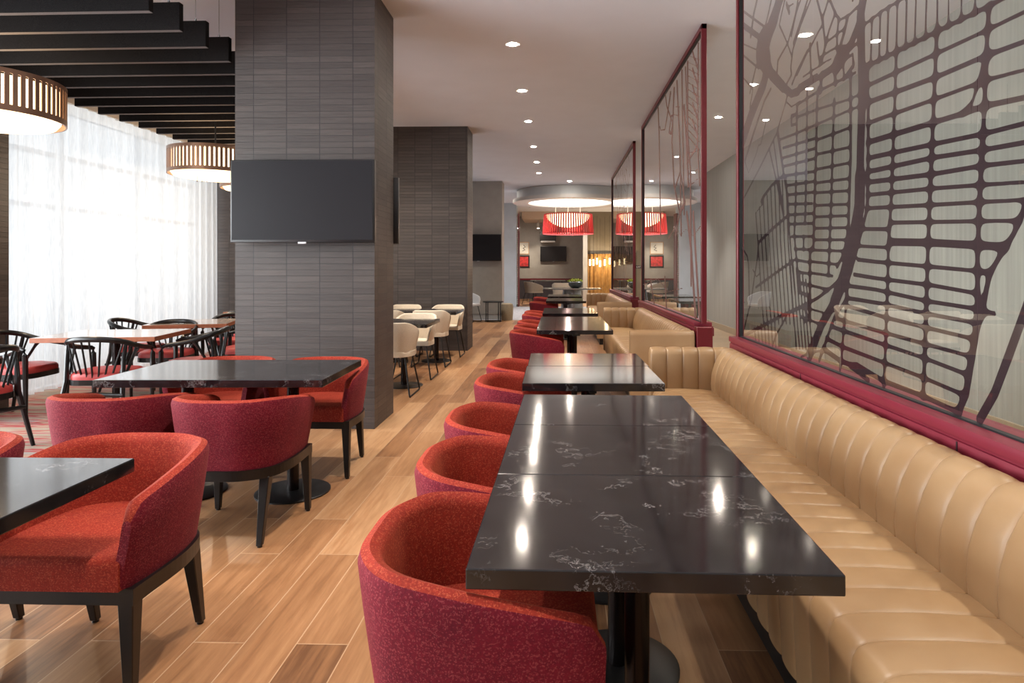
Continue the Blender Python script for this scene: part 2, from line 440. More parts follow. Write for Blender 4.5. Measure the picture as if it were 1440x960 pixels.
# ceiling tray in the far room
def tray():
    t = thing('ceiling_light_feature', 'large round white stepped ceiling ring with a glowing disc inside', 'ceiling light', (.36, 19.6, 3.36))
    def ring(name, r0, r1, z0, z1, m):
        bm = bmesh.new(); lathe(bm, [(r0, z0), (r1, z0), (r1, z1), (r0, z1), (r0, z0)], 0, 0, 72, cap=False); return mobj(name, bm, m, t)
    ring('lower_ring', 1.28, 1.74, 0, .10, M['white_paint']); ring('upper_ring', 1.20, 1.62, .10, .365, plain('cool_white_ring', (206, 212, 216), .7))
    bm = bmesh.new(); cyl(bm, 0, 0, .05, .06, 1.28, n=72); mobj('light_disc', bm, M['emit_disc'], t, True)
tray()

# ------------------------------------------------------------------ downlights
dl = None
ORD = ['first', 'second', 'third', 'fourth', 'fifth', 'sixth', 'seventh', 'eighth', 'ninth', 'tenth', 'eleventh', 'twelfth', 'thirteenth', 'fourteenth']
def downlight(x, y, label, grp, power=None, col=(1, .90, .79), size=75, mesh=True):
    global dl
    if dl is None:
        dl = thing('recessed_downlight', label, 'ceiling light', (x, y, H), 0, grp)
        bm = bmesh.new(); lathe(bm, [(.045, 0.0), (.075, -.004), (.078, -.0), (.07, .004), (.045, .006)], 0, 0, 24, cap=False); mobj('trim_ring', bm, M['white_paint'], dl, True)
        bm = bmesh.new(); cyl(bm, 0, 0, -.006, -.002, .044, n=20); mobj('lens', bm, M['emit_spot'], dl)
        o = dl
    else:
        o = copytree(dl); o.location = (x, y, H); tag(o, label, 'ceiling light', grp)
    if power:
        L = bpy.data.lights.new('spot_lamp', 'SPOT'); L.energy = power; L.color = col; L.spot_size = math.radians(size); L.spot_blend = .7; L.shadow_soft_size = .035
        lo = bpy.data.objects.new('spot_lamp', L); COL.objects.link(lo); lo.location = (x, y, H - .03)
    return o
ys = [1.45, 3.2, 4.97, 6.74, 8.5, 10.27, 12.4, 14.2, 15.8]
for i, y in enumerate(ys):
    downlight(-.48, y, '%s ceiling downlight above the aisle, counted from the near end' % ORD[max(0,i-3)] if i >= 3 else 'ceiling downlight over the aisle tables, out of view overhead', 'aisle ceiling downlights', 165 if i < 6 else 130)
for i, y in enumerate([1.3, 3.05, 4.8, 6.55, 8.3, 10.06, 13.6]):
    downlight(2.5, y, 'corridor ceiling downlight seen past the end of the near glass screen' if i == 5 else 'corridor ceiling downlight mirrored in or hidden by glass screens', 'corridor ceiling downlights', 190)
downlight(.31, 17.3, 'small ceiling downlight just in front of the round ceiling ring', 'ceiling downlights near the ring', 60)
downlight(-1.75, 19.5, 'small ceiling downlight beside the white pillar', 'ceiling downlights near the ring', 60)
# vents / sensors beyond
bm = bmesh.new(); box(bm, -.3, -.06, -.012, .3, .06, 0); 
for k in range(4): box(bm, -.29, -.045 + k * .026, -.018, .29, -.035 + k * .026, -.010)
o = mobj('air_vent', bm, M['wall_grey'], None, loc=(-.82, 24.5, H - .001)); tag(o, 'grey slotted air vent in ceiling before the back room', 'vent')

# ------------------------------------------------------------------ baffles
bf = None
for k in range(-3, 15):
    y = 4.43 + .36 * (k - 1)
    if k > 0: lab = '%s charcoal felt ceiling baffle from the near end above the window tables' % ORD[k - 1]
    else: lab = 'charcoal felt ceiling baffle overhead, out of frame'
    if k > 0 or True:
        if bf is None:
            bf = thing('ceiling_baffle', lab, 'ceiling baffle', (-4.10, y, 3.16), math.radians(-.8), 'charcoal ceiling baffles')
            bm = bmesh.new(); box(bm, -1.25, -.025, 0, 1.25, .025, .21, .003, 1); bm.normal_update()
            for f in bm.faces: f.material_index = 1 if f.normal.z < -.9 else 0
            mobj('felt_panel', bm, [M['felt'], plain('felt_lit_underside', (104, 99, 98), .95, 0, .1, var=.2, nscale=200)], bf)  # undersides coloured lighter, painting in floor light on the same felt
            for x in (-1.0, 0, 1.15):
                bm = bmesh.new(); tube(bm, [(x, 0, .2), (x, 0, H - 3.16)], .003, 6); box(bm, x - .006, -.006, .205, x + .006, .006, .235); mobj('hanger_wire', bm, M['chrome'], bf)
            o = bf
        else:
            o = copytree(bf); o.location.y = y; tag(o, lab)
# ------------------------------------------------------------------ lamps over the window tables
def drum_lamp():
    t = thing('drum_pendant_lamp', 'x', 'pendant lamp', (0, 0, 0), 0, 'slatted bronze drum pendants')
    R = .53
    bm = bmesh.new()
    for z0, z1 in ((0, .045), (.275, .31)):
        lathe(bm, [(R - .012, z0), (R, z0), (R, z1), (R - .012, z1), (R - .012, z0)], 0, 0, 72, cap=False)
    n = 66
    for k in range(n):
        a = 2 * PI * k / n; c, s = math.cos(a), math.sin(a)
        w = .0155
        pts = []
        for (rr, tt) in ((R - .008, -w), (R - .001, -w), (R - .001, w), (R - .008, w)):
            pts.append((rr * c - tt * s, rr * s + tt * c))
        lo = [bm.verts.new((p[0], p[1], .04)) for p in pts]; hi = [bm.verts.new((p[0], p[1], .28)) for p in pts]
        for q in range(4): bm.faces.new((lo[q], lo[(q + 1) % 4], hi[(q + 1) % 4], hi[q]))
    mobj('shade', bm, M['copper'], t)
    bm = bmesh.new(); lathe(bm, [(.30, -.045), (.46, -.02), (.49, .02), (.49, .27), (.3, .29)], 0, 0, 48); mobj('diffuser', bm, M['emit_warm'], t, True)
    bm = bmesh.new(); tube(bm, [(0, 0, .28), (0, 0, H - 2.52)], .009, 8); cyl(bm, 0, 0, H - 2.52 - .03, H - 2.52, .06); mobj('stem', bm, M['black_metal'], t)
    for x in (-.06, .0, .06):
        bm = bmesh.new(); tube(bm, [(x, -.3, -.12), (x, -.3, -.03)], .004, 6); mobj('pull_rod', bm, M['copper'], t)
    return t
dp = drum_lamp()
for i, (x, y, lab) in enumerate([(-4.47, 4.86, 'large slatted drum pendant lamp cut off by the left edge'), (-4.26, 7.85, 'slatted drum pendant lamp left of the near brick pillar'), (-4.36, 9.25, 'farthest slatted drum pendant lamp, mostly hidden behind the television')]):
    o = dp if i == 0 else copytree(dp)
    o.location = (x, y, 2.52); tag(o, lab)
    L = bpy.data.lights.new('pendant_bulb', 'POINT'); L.energy = 30; L.color = (1, .8, .58); L.shadow_soft_size = .03
    lo = bpy.data.objects.new('pendant_bulb', L); COL.objects.link(lo); lo.location = (x, y, 2.40)

# red lamp
t = thing('red_drum_pendant_lamp', 'large red ribbed drum pendant lamp hanging under the round ceiling ring', 'pendant lamp', (.30, 19.5, 2.42))
bm = bmesh.new(); R1, R0 = .74, .78
for z0, z1 in ((0, .03), (.57, .60)):
    ra = R0 + (R1 - R0) * z0 / .6; lathe(bm, [(ra - .012, z0), (ra, z0), (ra - .002, z1), (ra - .014, z1), (ra - .012, z0)], 0, 0, 64, cap=False)
n = 64
for k in range(n):
    a = 2 * PI * k / n; c, s = math.cos(a), math.sin(a); w = .021
    lo = [bm.verts.new(((r * c - q * s), (r * s + q * c), .02)) for r, q in ((R0 - .012, -w), (R0, -w), (R0, w), (R0 - .012, w))]
    hi = [bm.verts.new(((r * c - q * s), (r * s + q * c), .58)) for r, q in ((R1 - .012, -w), (R1, -w), (R1, w), (R1 - .012, w))]
    for q in range(4): bm.faces.new((lo[q], lo[(q + 1) % 4], hi[(q + 1) % 4], hi[q]))
mobj('shade', bm, M['lamp_red'], t)
bm = bmesh.new(); lathe(bm, [(.02, .20), (.25, .23), (.45, .31), (.6, .43), (.70, .58)], 0, 0, 48); mobj('glow_bowl', bm, M['emit_warm'], t, True)
bm = bmesh.new(); lathe(bm, [(.70, .01), (.75, .0), (.76, .03)], 0, 0, 64, cap=False); mobj('lower_rim', bm, M['lamp_pink'], t, True)
for x, y in ((-.38, .3), (0, 0), (.38, .3)):
    bm = bmesh.new(); tube(bm, [(x, y, .5), (x, y, .99)], .008, 6); mobj('suspension_rod', bm, M['white_paint'], t)
L = bpy.data.lights.new('red_lamp_bulb', 'POINT'); L.energy = 40; L.color = (1, .7, .6); L.shadow_soft_size = .03
lo = bpy.data.objects.new('red_lamp_bulb', L); COL.objects.link(lo); lo.location = (.3, 19.5, 2.2)

# ------------------------------------------------------------------ televisions
def tv(w, h, loc, rz, label, tilt=0):
    t = thing('television', label, 'television', loc, rz)
    bm = bmesh.new(); box(bm, -w / 2, -.03, 0, w / 2, .02, h, .006, 2); mobj('bezel', bm, M['bezel'], t, True)
    bm = bmesh.new(); box(bm, -w / 2 + .014, -.0325, .022, w / 2 - .014, -.0302, h - .014); mobj('screen', bm, M['screen'], t)
    bm = bmesh.new(); box(bm, -.2, .02, h * .3, .2, .0995, h * .7, .01, 1); mobj('wall_bracket', bm, M['black_metal'], t)
    bm = bmesh.new(); box(bm, -.035, -.034, -.012, .035, -.02, .006, .003, 1); mobj('badge', bm, M['silver'], t)
    return t
tv(1.21, .69, (-2.13, 5.30, 1.58), 0, 'large black television on the front of the near brick pillar')
tv(1.10, .64, (-2.085, 6.12, 1.60), PI, 'black television on the rear of the near brick pillar, only its edge showing')
tv(1.24, .72, (-2.14, 17.135, 1.57), 0, 'black television on the far grey pillar')
tv(1.18, .68, (-.22, YF - .1, 1.70), 0, 'black television on the back room wall below the red lamp')

# ------------------------------------------------------------------ quartz tables
def quartz_table(w, d, r=.21, nm='quartz_table'):
    t = thing(nm, 'x', 'table')
    bm = bmesh.new(); box(bm, -w / 2, -d / 2, .707, w / 2, d / 2, .75, .003, 2); mobj('tabletop', bm, M['quartz'], t)
    bm = bmesh.new()
    box(bm, -.27, -.02, .685, .27, .02, .707); box(bm, -.02, -.25, .686, .02, .25, .706); box(bm, -.06, -.06, .67, .06, .06, .69)
    mobj('support_cross', bm, M['black_metal'], t)
    bm = bmesh.new(); cyl(bm, 0, 0, .012, .675, .031, n=24); cyl(bm, 0, 0, .012, .30, .033, n=24); mobj('pole', bm, M['pole_metal'], t, True)
    bm = bmesh.new(); lathe(bm, [(r, 0), (r, .008), (r - .01, .013), (.05, .016)], 0, 0, 48); mobj('base_plate', bm, M['black_metal'], t, True)
    return t
qt = quartz_table(.762, .603)
first = True
def place_q(x, y, rz, label, grp):
    global first
    o = qt if first else copytree(qt); first = False
    o.location = (x, y, 0); o.rotation_euler.z = math.radians(rz); tag(o, label, None, grp)
for i, y in enumerate([1.595, 2.20, 2.805]):
    place_q(.203 + .0074 * (i - 1), y, -.7, ['nearest black quartz table with white veins, its front edge facing us', 'middle table of the near run of three black quartz tables', 'far table of the near run of three black quartz tables'][i], 'black quartz banquette tables')
for i, y in enumerate([3.72, 4.33]):
    place_q(.185, y, .6, ['near table of the pair of dark quartz tables by the curved banquette end', 'far table of the pair of dark quartz tables by the curved banquette end'][i], 'black quartz banquette tables')
for i, y in enumerate([6.67, 7.275, 7.88]):
    place_q(.165, y, 0, ['near table of the run of three beside the second banquette', 'middle table of the run of three beside the second banquette', 'far table of the run of three beside the second banquette'][i], 'black quartz banquette tables')
for i, y in enumerate([9.08, 9.69]):
    place_q(.165, y, 0, ['near table of the pair at the far end of second banquette', 'far table of the pair at the far end of second banquette'][i], 'black quartz banquette tables')
for i, y in enumerate([12.45, 13.06]):
    place_q(.15, y, 0, ['near small dark table beside the farthest banquette', 'second small dark table beside the farthest banquette'][i], 'black quartz banquette tables')
for i, y in enumerate([14.5, 15.11]):
    place_q(.15, y, 0, ['third small dark table beside farthest banquette, before the round table', 'last small dark table beside farthest banquette, before the round table'][i], 'black quartz banquette tables')
# two-pedestal black tables
def long_table(w, d, bx, loc, rz, label, top='quartz', edge=None, grp=None, h=.75):
    t = thing('dining_table', label, 'table', loc, math.radians(rz), grp)
    bm = bmesh.new(); box(bm, -w / 2, -d / 2, h - .043, w / 2, d / 2, h, .003, 2)
    if edge:
        for f in bm.faces:
            if f.normal.z < .9: f.material_index = 1
        bm.normal_update()
        for f in bm.faces: f.material_index = 0 if f.normal.z > .9 else 1
    mobj('tabletop', bm, [M[top], M[edge]] if edge else M[top], t)
    for x in bx:
        bm = bmesh.new(); cyl(bm, x, 0, .012, h - .06, .035, n=20); mobj('pole', bm, M['pole_metal'], t, True)
        bm = bmesh.new(); box(bm, x - .2, -.02, h - .062, x + .2, .02, h - .043); box(bm, x - .02, -.25, h - .061, x + .02, .25, h - .044); mobj('support_cross', bm, M['black_metal'], t)
        bm = bmesh.new(); lathe(bm, [(.22, 0), (.22, .008), (.21, .013), (.05, .016)], x, 0, 48); mobj('base_plate', bm, M['black_metal'], t, True)
    return t
long_table(1.26, .78, (-.32, .32), (-1.94, 3.86, 0), 2.0, 'long black quartz table ringed by four red tub chairs before the pillar')
long_table(1.30, .78, (-.32, .32), (-2.015, 1.64, 0), 0, 'black quartz table cut off by the left edge, nearest of the aisle tables')
long_table(1.36, .78, (-.33, .33), (-2.13, 7.42, 0), 0, 'dark table among cream chairs, nearer one behind the near pillar')
long_table(1.36, .78, (-.33, .33), (-2.13, 9.42, 0), 0, 'dark table among cream chairs, against the middle brick wall')
long_table(1.03, .80, (0,), (-4.20, 5.98, 0), 9, 'wood-edged pale table nearest, among the black spindle chairs', 'lam_top', 'orange_wood', 'wood-edged tables by the window')
long_table(.84, .80, (0,), (-4.21, 7.30, 0), 17, 'wood-edged pale table second from us by the window curtain', 'lam_top', 'orange_wood', 'wood-edged tables by the window')
long_table(1.0, .80, (0,), (-4.25, 9.35, 0), 0, 'wood-edged pale table farthest away beside the curtain end', 'lam_top', 'orange_wood', 'wood-edged tables by the window')

# ------------------------------------------------------------------ tub shells
def shell(bm, plan, topf, zb, th, flare, mi_out=0, mi_in=1, n=5, botf=None, round_front=True):
    """plan: half outline from the front-left tip around to rear centre (mirrored); section is a closed loop"""
    P = [Vector((x, y, 0)) for x, y in plan]; full = P + [Vector((-p.x, p.y, 0)) for p in P[-2::-1]]
    C = catmull(full, n); N = len(C); rows = []
    L = [0]
    for a, b in zip(C, C[1:]): L.append(L[-1] + (b - a).length)
    for i, p in enumerate(C):
        t = (C[min(i + 1, N - 1)] - C[max(i - 1, 0)]).normalized(); nrm = Vector((t.y, -t.x, 0))
        if nrm.dot(p) < 0: nrm = -nrm
        s = L[i] / L[-1]; e = min(s, 1 - s) * L[-1]
        top = topf(abs(2 * s - 1)); zbb = botf(abs(2 * s - 1)) if botf else zb
        if round_front and e < .05: top -= (1 - math.sqrt(max(0, 1 - (1 - e / .05) ** 2))) * .05
        thh = th * (1 if e > .03 else (.55 + .45 * math.sqrt(max(0, 1 - (1 - e / .03) ** 2))))
        off = (th - thh) / 2
        def P2(inset, z):
            k = (z - zbb) / max(.01, (top - zbb)); o = -flare * (1 - k) ** 1.2
            q = p + nrm * (o - inset); return (q.x, q.y, z)
        hh = top - zbb; r = thh / 2
        sec = [P2(off, zbb), P2(off, zbb + hh * .3), P2(off, zbb + hh * .62), P2(off, top - r * 1.1), P2(off + r * .28, top - r * .35), P2(off + r, top), P2(off + thh - r * .28, top - r * .35), P2(off + thh, top - r * 1.1), P2(off + thh, zbb + hh * .62), P2(off + thh, zbb + hh * .3), P2(off + thh, zbb)]
        rows.append(sec)
    V = grid(bm, rows, mifn=lambda k: mi_out if (k < 4 or k == 10) else mi_in, close=True)
    bm.faces.new(V[0][::-1]).material_index = mi_out; bm.faces.new(V[-1]).material_index = mi_out
    return C
def plan_poly(bm, pts, z0, z1, bev=0, mi=0, seg=3):
    lo = [bm.verts.new((x, y, z0)) for x, y in pts]; hi = [bm.verts.new((x, y, z1)) for x, y in pts]; n = len(pts)
    fs = [bm.faces.new(lo[::-1]), bm.faces.new(hi)]
    for k in range(n): fs.append(bm.faces.new((lo[k], lo[(k + 1) % n], hi[(k + 1) % n], hi[k])))
    for f in fs: f.material_index = mi
    if bev: bmesh.ops.bevel(bm, geom=[e for e in fs[1].edges], offset=bev, segments=seg, affect='EDGES', profile=.5, material=mi)
PLAN = [(-.295, -.275), (-.312, -.12), (-.308, .05), (-.262, .20), (-.14, .284), (0, .298)]
def tub_chair():
    t = thing('tub_chair', 'x', 'chair', group='red tweed tub chairs')
    bm = bmesh.new()
    top = lambda u: .722 - .080 * max(0, (u - .35) / .65) ** 1.5
    shell(bm, PLAN, top, .375, .058, .045)
    bmesh.ops.recalc_face_normals(bm, faces=bm.faces)
    mobj('backrest', bm, [M['red_out'], M['red_in']], t, True)
    # welted seam just below the rolled top
    P = [Vector((x, y, 0)) for x, y in PLAN]; C = catmull(P + [Vector((-p.x, p.y, 0)) for p in P[-2::-1]], 5)
    # seat
    inner = [(p.x * .815, p.y * .82 - (.0 if p.y > -.2 else .05)) for p in C]
    bm = bmesh.new(); plan_poly(bm, inner, .375, .475, .03, 0, 4); bmesh.ops.recalc_face_normals(bm, faces=bm.faces)
    mobj('seat', bm, M['red_in'], t, True)
    bm = bmesh.new(); fr = [(-.274, -.256), (-.276, -.2)] + [(p.x * .90, p.y * .88) for p in C if p.y > -.12] + [(.276, -.2), (.274, -.256)]; plan_poly(bm, fr, .325, .375, 0); mobj('seat_frame', bm, M['dark_wood'], t)
    for sx in (-1, 1):
        for fy in (0, 1):
            bm = bmesh.new()
            x0, y0 = (sx * .248, -.231) if fy == 0 else (sx * .205, .165)
            x1, y1 = (sx * .256, -.24) if fy == 0 else (sx * .205, .235)
            a, b = .025, .014
            lo = [bm.verts.new((x1 + dx * b, y1 + dy * b, .008)) for dx, dy in ((-1, -1), (1, -1), (1, 1), (-1, 1))]
            hi = [bm.verts.new((x0 + dx * a, y0 + dy * a, .33)) for dx, dy in ((-1, -1), (1, -1), (1, 1), (-1, 1))]
            bm.faces.new(lo[::-1]); bm.faces.new(hi)
            for k in range(4): bm.faces.new((lo[k], lo[(k + 1) % 4], hi[(k + 1) % 4], hi[k]))
            bmesh.ops.bevel(bm, geom=bm.edges[:], offset=.003, segments=1, affect='EDGES')
            cyl(bm, x1, y1, 0, .01, .012, n=12)
            mobj('leg', bm, M['dark_wood'], t)
    return t
tc = tub_chair(); tfirst = True
def place(proto, used, x, y, rz, label, grp=None):
    o = proto if not used else copytree(proto)
    o.location = (x, y, 0); o.rotation_euler.z = math.radians(rz); tag(o, label, None, grp); return o
reds = [(-.175, 1.585, 90, 'nearest red tub chair, pushed under the near corner of the first quartz table'),
 (-.185, 2.21, 90, 'second red tub chair from us along the quartz tables'),
 (-.20, 2.835, 90, 'third red tub chair from us along the quartz tables'),
 (-.19, 3.73, 90, 'near red tub chair at the pair of tables by the banquette end'),
 (-.19, 4.36, 90, 'far red tub chair at the pair of tables by the banquette end'),
 (-.21, 6.64, 90, 'nearest red tub chair of three facing the second banquette'),
 (-.21, 7.27, 90, 'middle red tub chair of three facing the second banquette'),
 (-.21, 7.9, 90, 'farthest red tub chair of three facing the second banquette'),
 (-.22, 9.08, 90, 'near red tub chair at the pair of tables ending second banquette'),
 (-.22, 9.72, 90, 'far red tub chair at the pair of tables ending second banquette'),
 (-.27, 12.5, 90, 'red tub chair at the near small table of farthest banquette'),
 (-.27, 14.55, 90, 'last red tub chair before the back room'),
 (-1.58, 2.19, 0, 'red tub chair facing us across the table at the left edge'),
 (-2.30, 2.20, 0, 'red tub chair cut off at left edge, beside the one facing us'),
 (-1.665, 3.33, 180, 'red tub chair seen from behind, right-hand one at the long black table'),
 (-2.325, 3.36, 183, 'red tub chair seen from behind, left-hand one at the long black table'),
 (-1.625, 4.36, 0, 'red tub chair on the pillar side of the long black table, right'),
 (-2.30, 4.38, 0, 'red tub chair on the pillar side of long black table, left')]
for i, (x, y, r, lab) in enumerate(reds): place(tc, i > 0, x, y, r, lab, 'red tweed tub chairs')

# ------------------------------------------------------------------ cream chairs
def cream_chair(mat_o, mat_i, name, lab, legs='sled'):
    t = thing(name, lab, 'chair')
    bm = bmesh.new()
    pl = [(-.235, -.20), (-.262, -.08), (-.262, .06), (-.22, .19), (-.12, .255), (0, .265)]
    top = lambda u: .79 - .15 * max(0, (u - .30) / .70) ** 1.3
    shell(bm, pl, top, .43, .032, .05); bmesh.ops.recalc_face_normals(bm, faces=bm.faces)
    mobj('backrest', bm, [mat_o, mat_i], t, True)
    C = catmull([Vector((x, y, 0)) for x, y in pl] + [Vector((-x, y, 0)) for x, y in pl[-2::-1]], 4)
    bm = bmesh.new(); plan_poly(bm, [(p.x * .87, p.y * .86 - (.03 if p.y < -.15 else 0)) for p in C], .42, .475, .02); bmesh.ops.recalc_face_normals(bm, faces=bm.faces)
    mobj('seat', bm, mat_i, t, True)
    for s in (-1, 1):
        bm = bmesh.new(); tube(bm, [(s * .10, .17, .43), (s * .17, .185, .40), (s * .235, .26, .02), (s * .235, .24, .009), (s * .235, -.20, .009), (s * .235, -.22, .02), (s * .17, -.15, .40), (s * .10, -.13, .43)], .0095, 8)
        mobj('sled_leg', bm, M['black_metal'], t, True)
    return t
cc = cream_chair(M['cream'], M['cream'], 'cream_chair', 'x')
creams = [(-1.80, 6.96, 180, 'cream chair seen from behind, nearest beside the near pillar edge'),
 (-1.79, 7.98, 0, 'cream chair facing us across the nearer dark table'),
 (-1.79, 9.02, 180, 'cream chair seen from behind at the table by the brick wall'),
 (-1.74, 10.0, 0, 'cream chair in the corner between table and middle brick wall'),
 (-2.42, 7.98, 0, 'cream chair mostly hidden behind the near pillar, far side of nearer table'),
 (-2.42, 9.02, 180, 'cream chair mostly hidden behind the near pillar, at the wall table'),
 (-2.42, 10.0, 0, 'cream chair mostly hidden behind the near pillar, against the brick wall')]
for i, (x, y, r, lab) in enumerate(creams): place(cc, i > 0, x, y, r, lab, 'cream shell chairs with sled legs')

# ------------------------------------------------------------------ spindle chairs
def spindle_chair():
    t = thing('spindle_armchair', 'x', 'chair', group='black spindle armchairs')
    # rail: arms from front, around the back; front at -y
    half = [(-.25, -.20, .655), (-.262, -.08, .672), (-.262, .06, .70), (-.222, .19, .745), (-.125, .262, .77), (0, .28, .776)]
    full = [Vector(p) for p in half] + [Vector((-p[0], p[1], p[2])) for p in half[-2::-1]]
    C = catmull(full, 6)
    front = [Vector((-.262, -.232, .40)), Vector((-.268, -.235, .58)), Vector((-.27, -.228, .63))]
    bm = bmesh.new()
    rad = [.015 + .005 * math.sin(PI * k / (len(C) - 1)) for k in range(len(C))]
    tube(bm, C, rad, 10, 1.25); mobj('rail', bm, M['lacquer'], t, True)
    for s in (-1, 1):
        bm = bmesh.new(); tube(bm, [(s * .25, -.19, .660), (s * .252, -.222, .645), (s * .254, -.236, .60), (s * .25, -.235, .42), (s * .245, -.235, .0)], [.015, .019, .021, .021, .014], 8); mobj('leg', bm, M['lacquer'], t, True)
        bm = bmesh.new(); tube(bm, [(s * .232, .165, .735), (s * .225, .19, .60), (s * .225, .20, .42), (s * .265, .295, .0)], [.015, .017, .021, .014], 8); mobj('leg', bm, M['lacquer'], t, True)
        bm = bmesh.new(); tube(bm, [(s * .262, .035, .69), (s * .248, .075, .62), (s * .228, .155, .47)], [.022, .013, .012], 8); mobj('arm_brace', bm, M['lacquer'], t, True)
    for k in range(9):
        a = -1 + 2 * k / 8.
        i = int((len(C) - 1) * (.5 + .26 * a)); p = C[i]
        bm = bmesh.new(); tube(bm, [p, (a * .175, .225 - .04 * a * a, .435)], [.008, .009], 6); mobj('spindle', bm, M['lacquer'], t, True)
    # seat
    pts = []
    for k in range(28):
        a = 2 * PI * k / 28; c, s = math.cos(a), math.sin(a); e = .55
        pts.append((.235 * math.copysign(abs(c) ** e, c), .235 * math.copysign(abs(s) ** e, s)))
    bm = bmesh.new(); plan_poly(bm, pts, .43, .49, .035, 0, 4); mobj('seat', bm, M['seat_red'], t, True)
    bm = bmesh.new(); plan_poly(bm, [(x * 1.02, y * 1.02) for x, y in pts], .385, .431); mobj('seat_frame', bm, M['lacquer'], t)
    bm = bmesh.new(); tube(bm, [(-.245, .24, .30), (0, .235, .31), (.245, .24, .30)], [.012, .016, .012], 8, 1.3); mobj('stretcher', bm, M['lacquer'], t, True)
    return t
sp = spindle_chair()
sps = [(-3.92, 5.48, 187, 'black spindle armchair seen from behind at the nearest wood-edged table'),
 (-4.90, 5.72, 92, 'black spindle armchair at the left end of the nearest wood-edged table'),
 (-4.38, 4.62, -100, 'black spindle armchair cut off by the left edge, its spindles toward us'),
 (-4.22, 6.80, 8, 'black spindle armchair behind the nearest wood-edged table, facing us'),
 (-3.50, 6.10, -72, 'black spindle armchair with wide arms at the right end of nearest wood-edged table'),
 (-4.82, 7.25, 100, 'black spindle armchair left of the second wood-edged table'),
 (-4.10, 7.92, 10, 'black spindle armchair behind the second wood-edged table'),
 (-3.52, 7.10, -80, 'black spindle armchair right of second wood-edged table, partly behind pillar'),
 (-4.25, 10.0, 0, 'farthest black spindle armchair by the brick wall and curtain end'),
 (-4.25, 8.75, 180, 'black spindle armchair on near side of the farthest wood-edged table')]
for i, (x, y, r, lab) in enumerate(sps): place(sp, i > 0, x, y, r, lab, 'black spindle armchairs')

# ------------------------------------------------------------------ banquettes
def channel(bm, prof, y0, y1, w, axis='y', depth=.011, joints=(), flip=False, caps=True):
    """sweep profile [(a,z)] along axis with stitched channels every w"""
    # profile normals
    P = prof; N = len(P); nr = []
    for i in range(N):
        a = P[max(i - 1, 0)]; b = P[min(i + 1, N - 1)]; dx, dz = b[0] - a[0], b[1] - a[1]; l = math.hypot(dx, dz) or 1
        nr.append((-dz / l, dx / l))
    n = max(1, round((y1 - y0) / w)); w = (y1 - y0) / n
    us = []
    for k in range(n):
        for f in (0, .035, .10, .22, .38, .5, .62, .78, .90, .965): us.append((y0 + (k + f) * w, f))
    us.append((y1, 0))
    rows = []
    for y, f in us:
        g = math.sin(PI * f) ** .45 if 0 < f < 1 else 0
        off = depth * (g - 1); row = []
        for (a, z), (nx, nz) in zip(P, nr):
            aa, zz = a + nx * off, z + nz * off
            row.append((aa, y, zz) if axis == 'y' else (y, aa, zz))
        rows.append(row)
    V = grid(bm, rows)
    if caps:
        for R in (V[0], V[-1]):
            try: bm.faces.new(R)
            except Exception: pass
    return V
BACK = [(1.150, .40), (1.138, .50), (1.145, .58), (1.165, .65), (1.195, .71), (1.225, .75), (1.255, .768), (1.285, .772), (1.312, .76), (1.326, .735), (1.330, .69), (1.330, .40)]
SEAT = [(.715, .11), (.708, .25), (.702, .38), (.706, .42), (.722, .447), (.75, .46), (.80, .467), (.95, .468), (1.08, .462), (1.155, .452), (1.16, .40), (1.16, .11)]
BACK = [(a, z) for a, z in BACK]
def banquette(y0, y1, label, near_arm=False, far_arm=True):
    t = thing('banquette', label, 'banquette', (1.0, (y0 + y1) / 2, 0)); yc = (y0 + y1) / 2
    X = lambda pr: [(a - 1.0, z) for a, z in pr]
    ya = y0 + (.13 if near_arm else 0); yb = y1 - (.135 if far_arm else 0)
    # split the cushions into modules with an open joint between them
    mods = max(1, round((yb - ya) / 2.0)); L = (yb - ya) / mods
    if not near_arm: cuts = [ya, 2.86, yb]
    else: cuts = [ya + L * k for k in range(mods + 1)]
    for a, b in zip(cuts, cuts[1:]):
        bm = bmesh.new(); channel(bm, X(SEAT), a - yc + .002, b - yc - .002, .128); bmesh.ops.recalc_face_normals(bm, faces=bm.faces); mobj('seat_cushion', bm, M['leather'], t, True)
        bm = bmesh.new(); channel(bm, X(BACK), a - yc + .003, b - yc - .003, .128); bmesh.ops.recalc_face_normals(bm, faces=bm.faces); mobj('backrest', bm, M['leather'], t, True)
    bm = bmesh.new(); box(bm, -.255, y0 - yc + .02, 0, .31, y1 - yc - .02, .11); mobj('toe_kick', bm, M['black_metal'], t)
    def armprof(f, b, top):  # f front y, b back y
        r = (b - f) / 2 * .8; return [(f, .11), (f, .4), (f, top - r), (f + r * .3, top - r * .35), (f + r, top), (b - r, top), (b - r * .3, top - r * .35), (b, top - r), (b, .4), (b, .11)]
    if far_arm:
        bm = bmesh.new(); channel(bm, [(a, z) for a, z in armprof(yb - yc, y1 - yc, .765)], -.30, .30, .12, 'x', .010); bmesh.ops.recalc_face_normals(bm, faces=bm.faces); mobj('arm_rest', bm, M['leather'], t, True)
    if near_arm:
        bm = bmesh.new(); channel(bm, [(a, z) for a, z in armprof(y0 - yc, ya - yc, .765)], -.30, .32, .7, 'x', .008); bmesh.ops.recalc_face_normals(bm, faces=bm.faces); mobj('arm_rest', bm, M['leather'], t, True)
    return t
banquette(.55, 4.98, 'tan leather channel-stitched banquette running along the near glass screen', False, True)
banquette(6.22, 9.98, 'tan leather banquette with smooth near arm beneath the second glass screen', True, True)
banquette(11.5, 15.9, 'farthest tan leather banquette beneath the third glass screen', True, True)

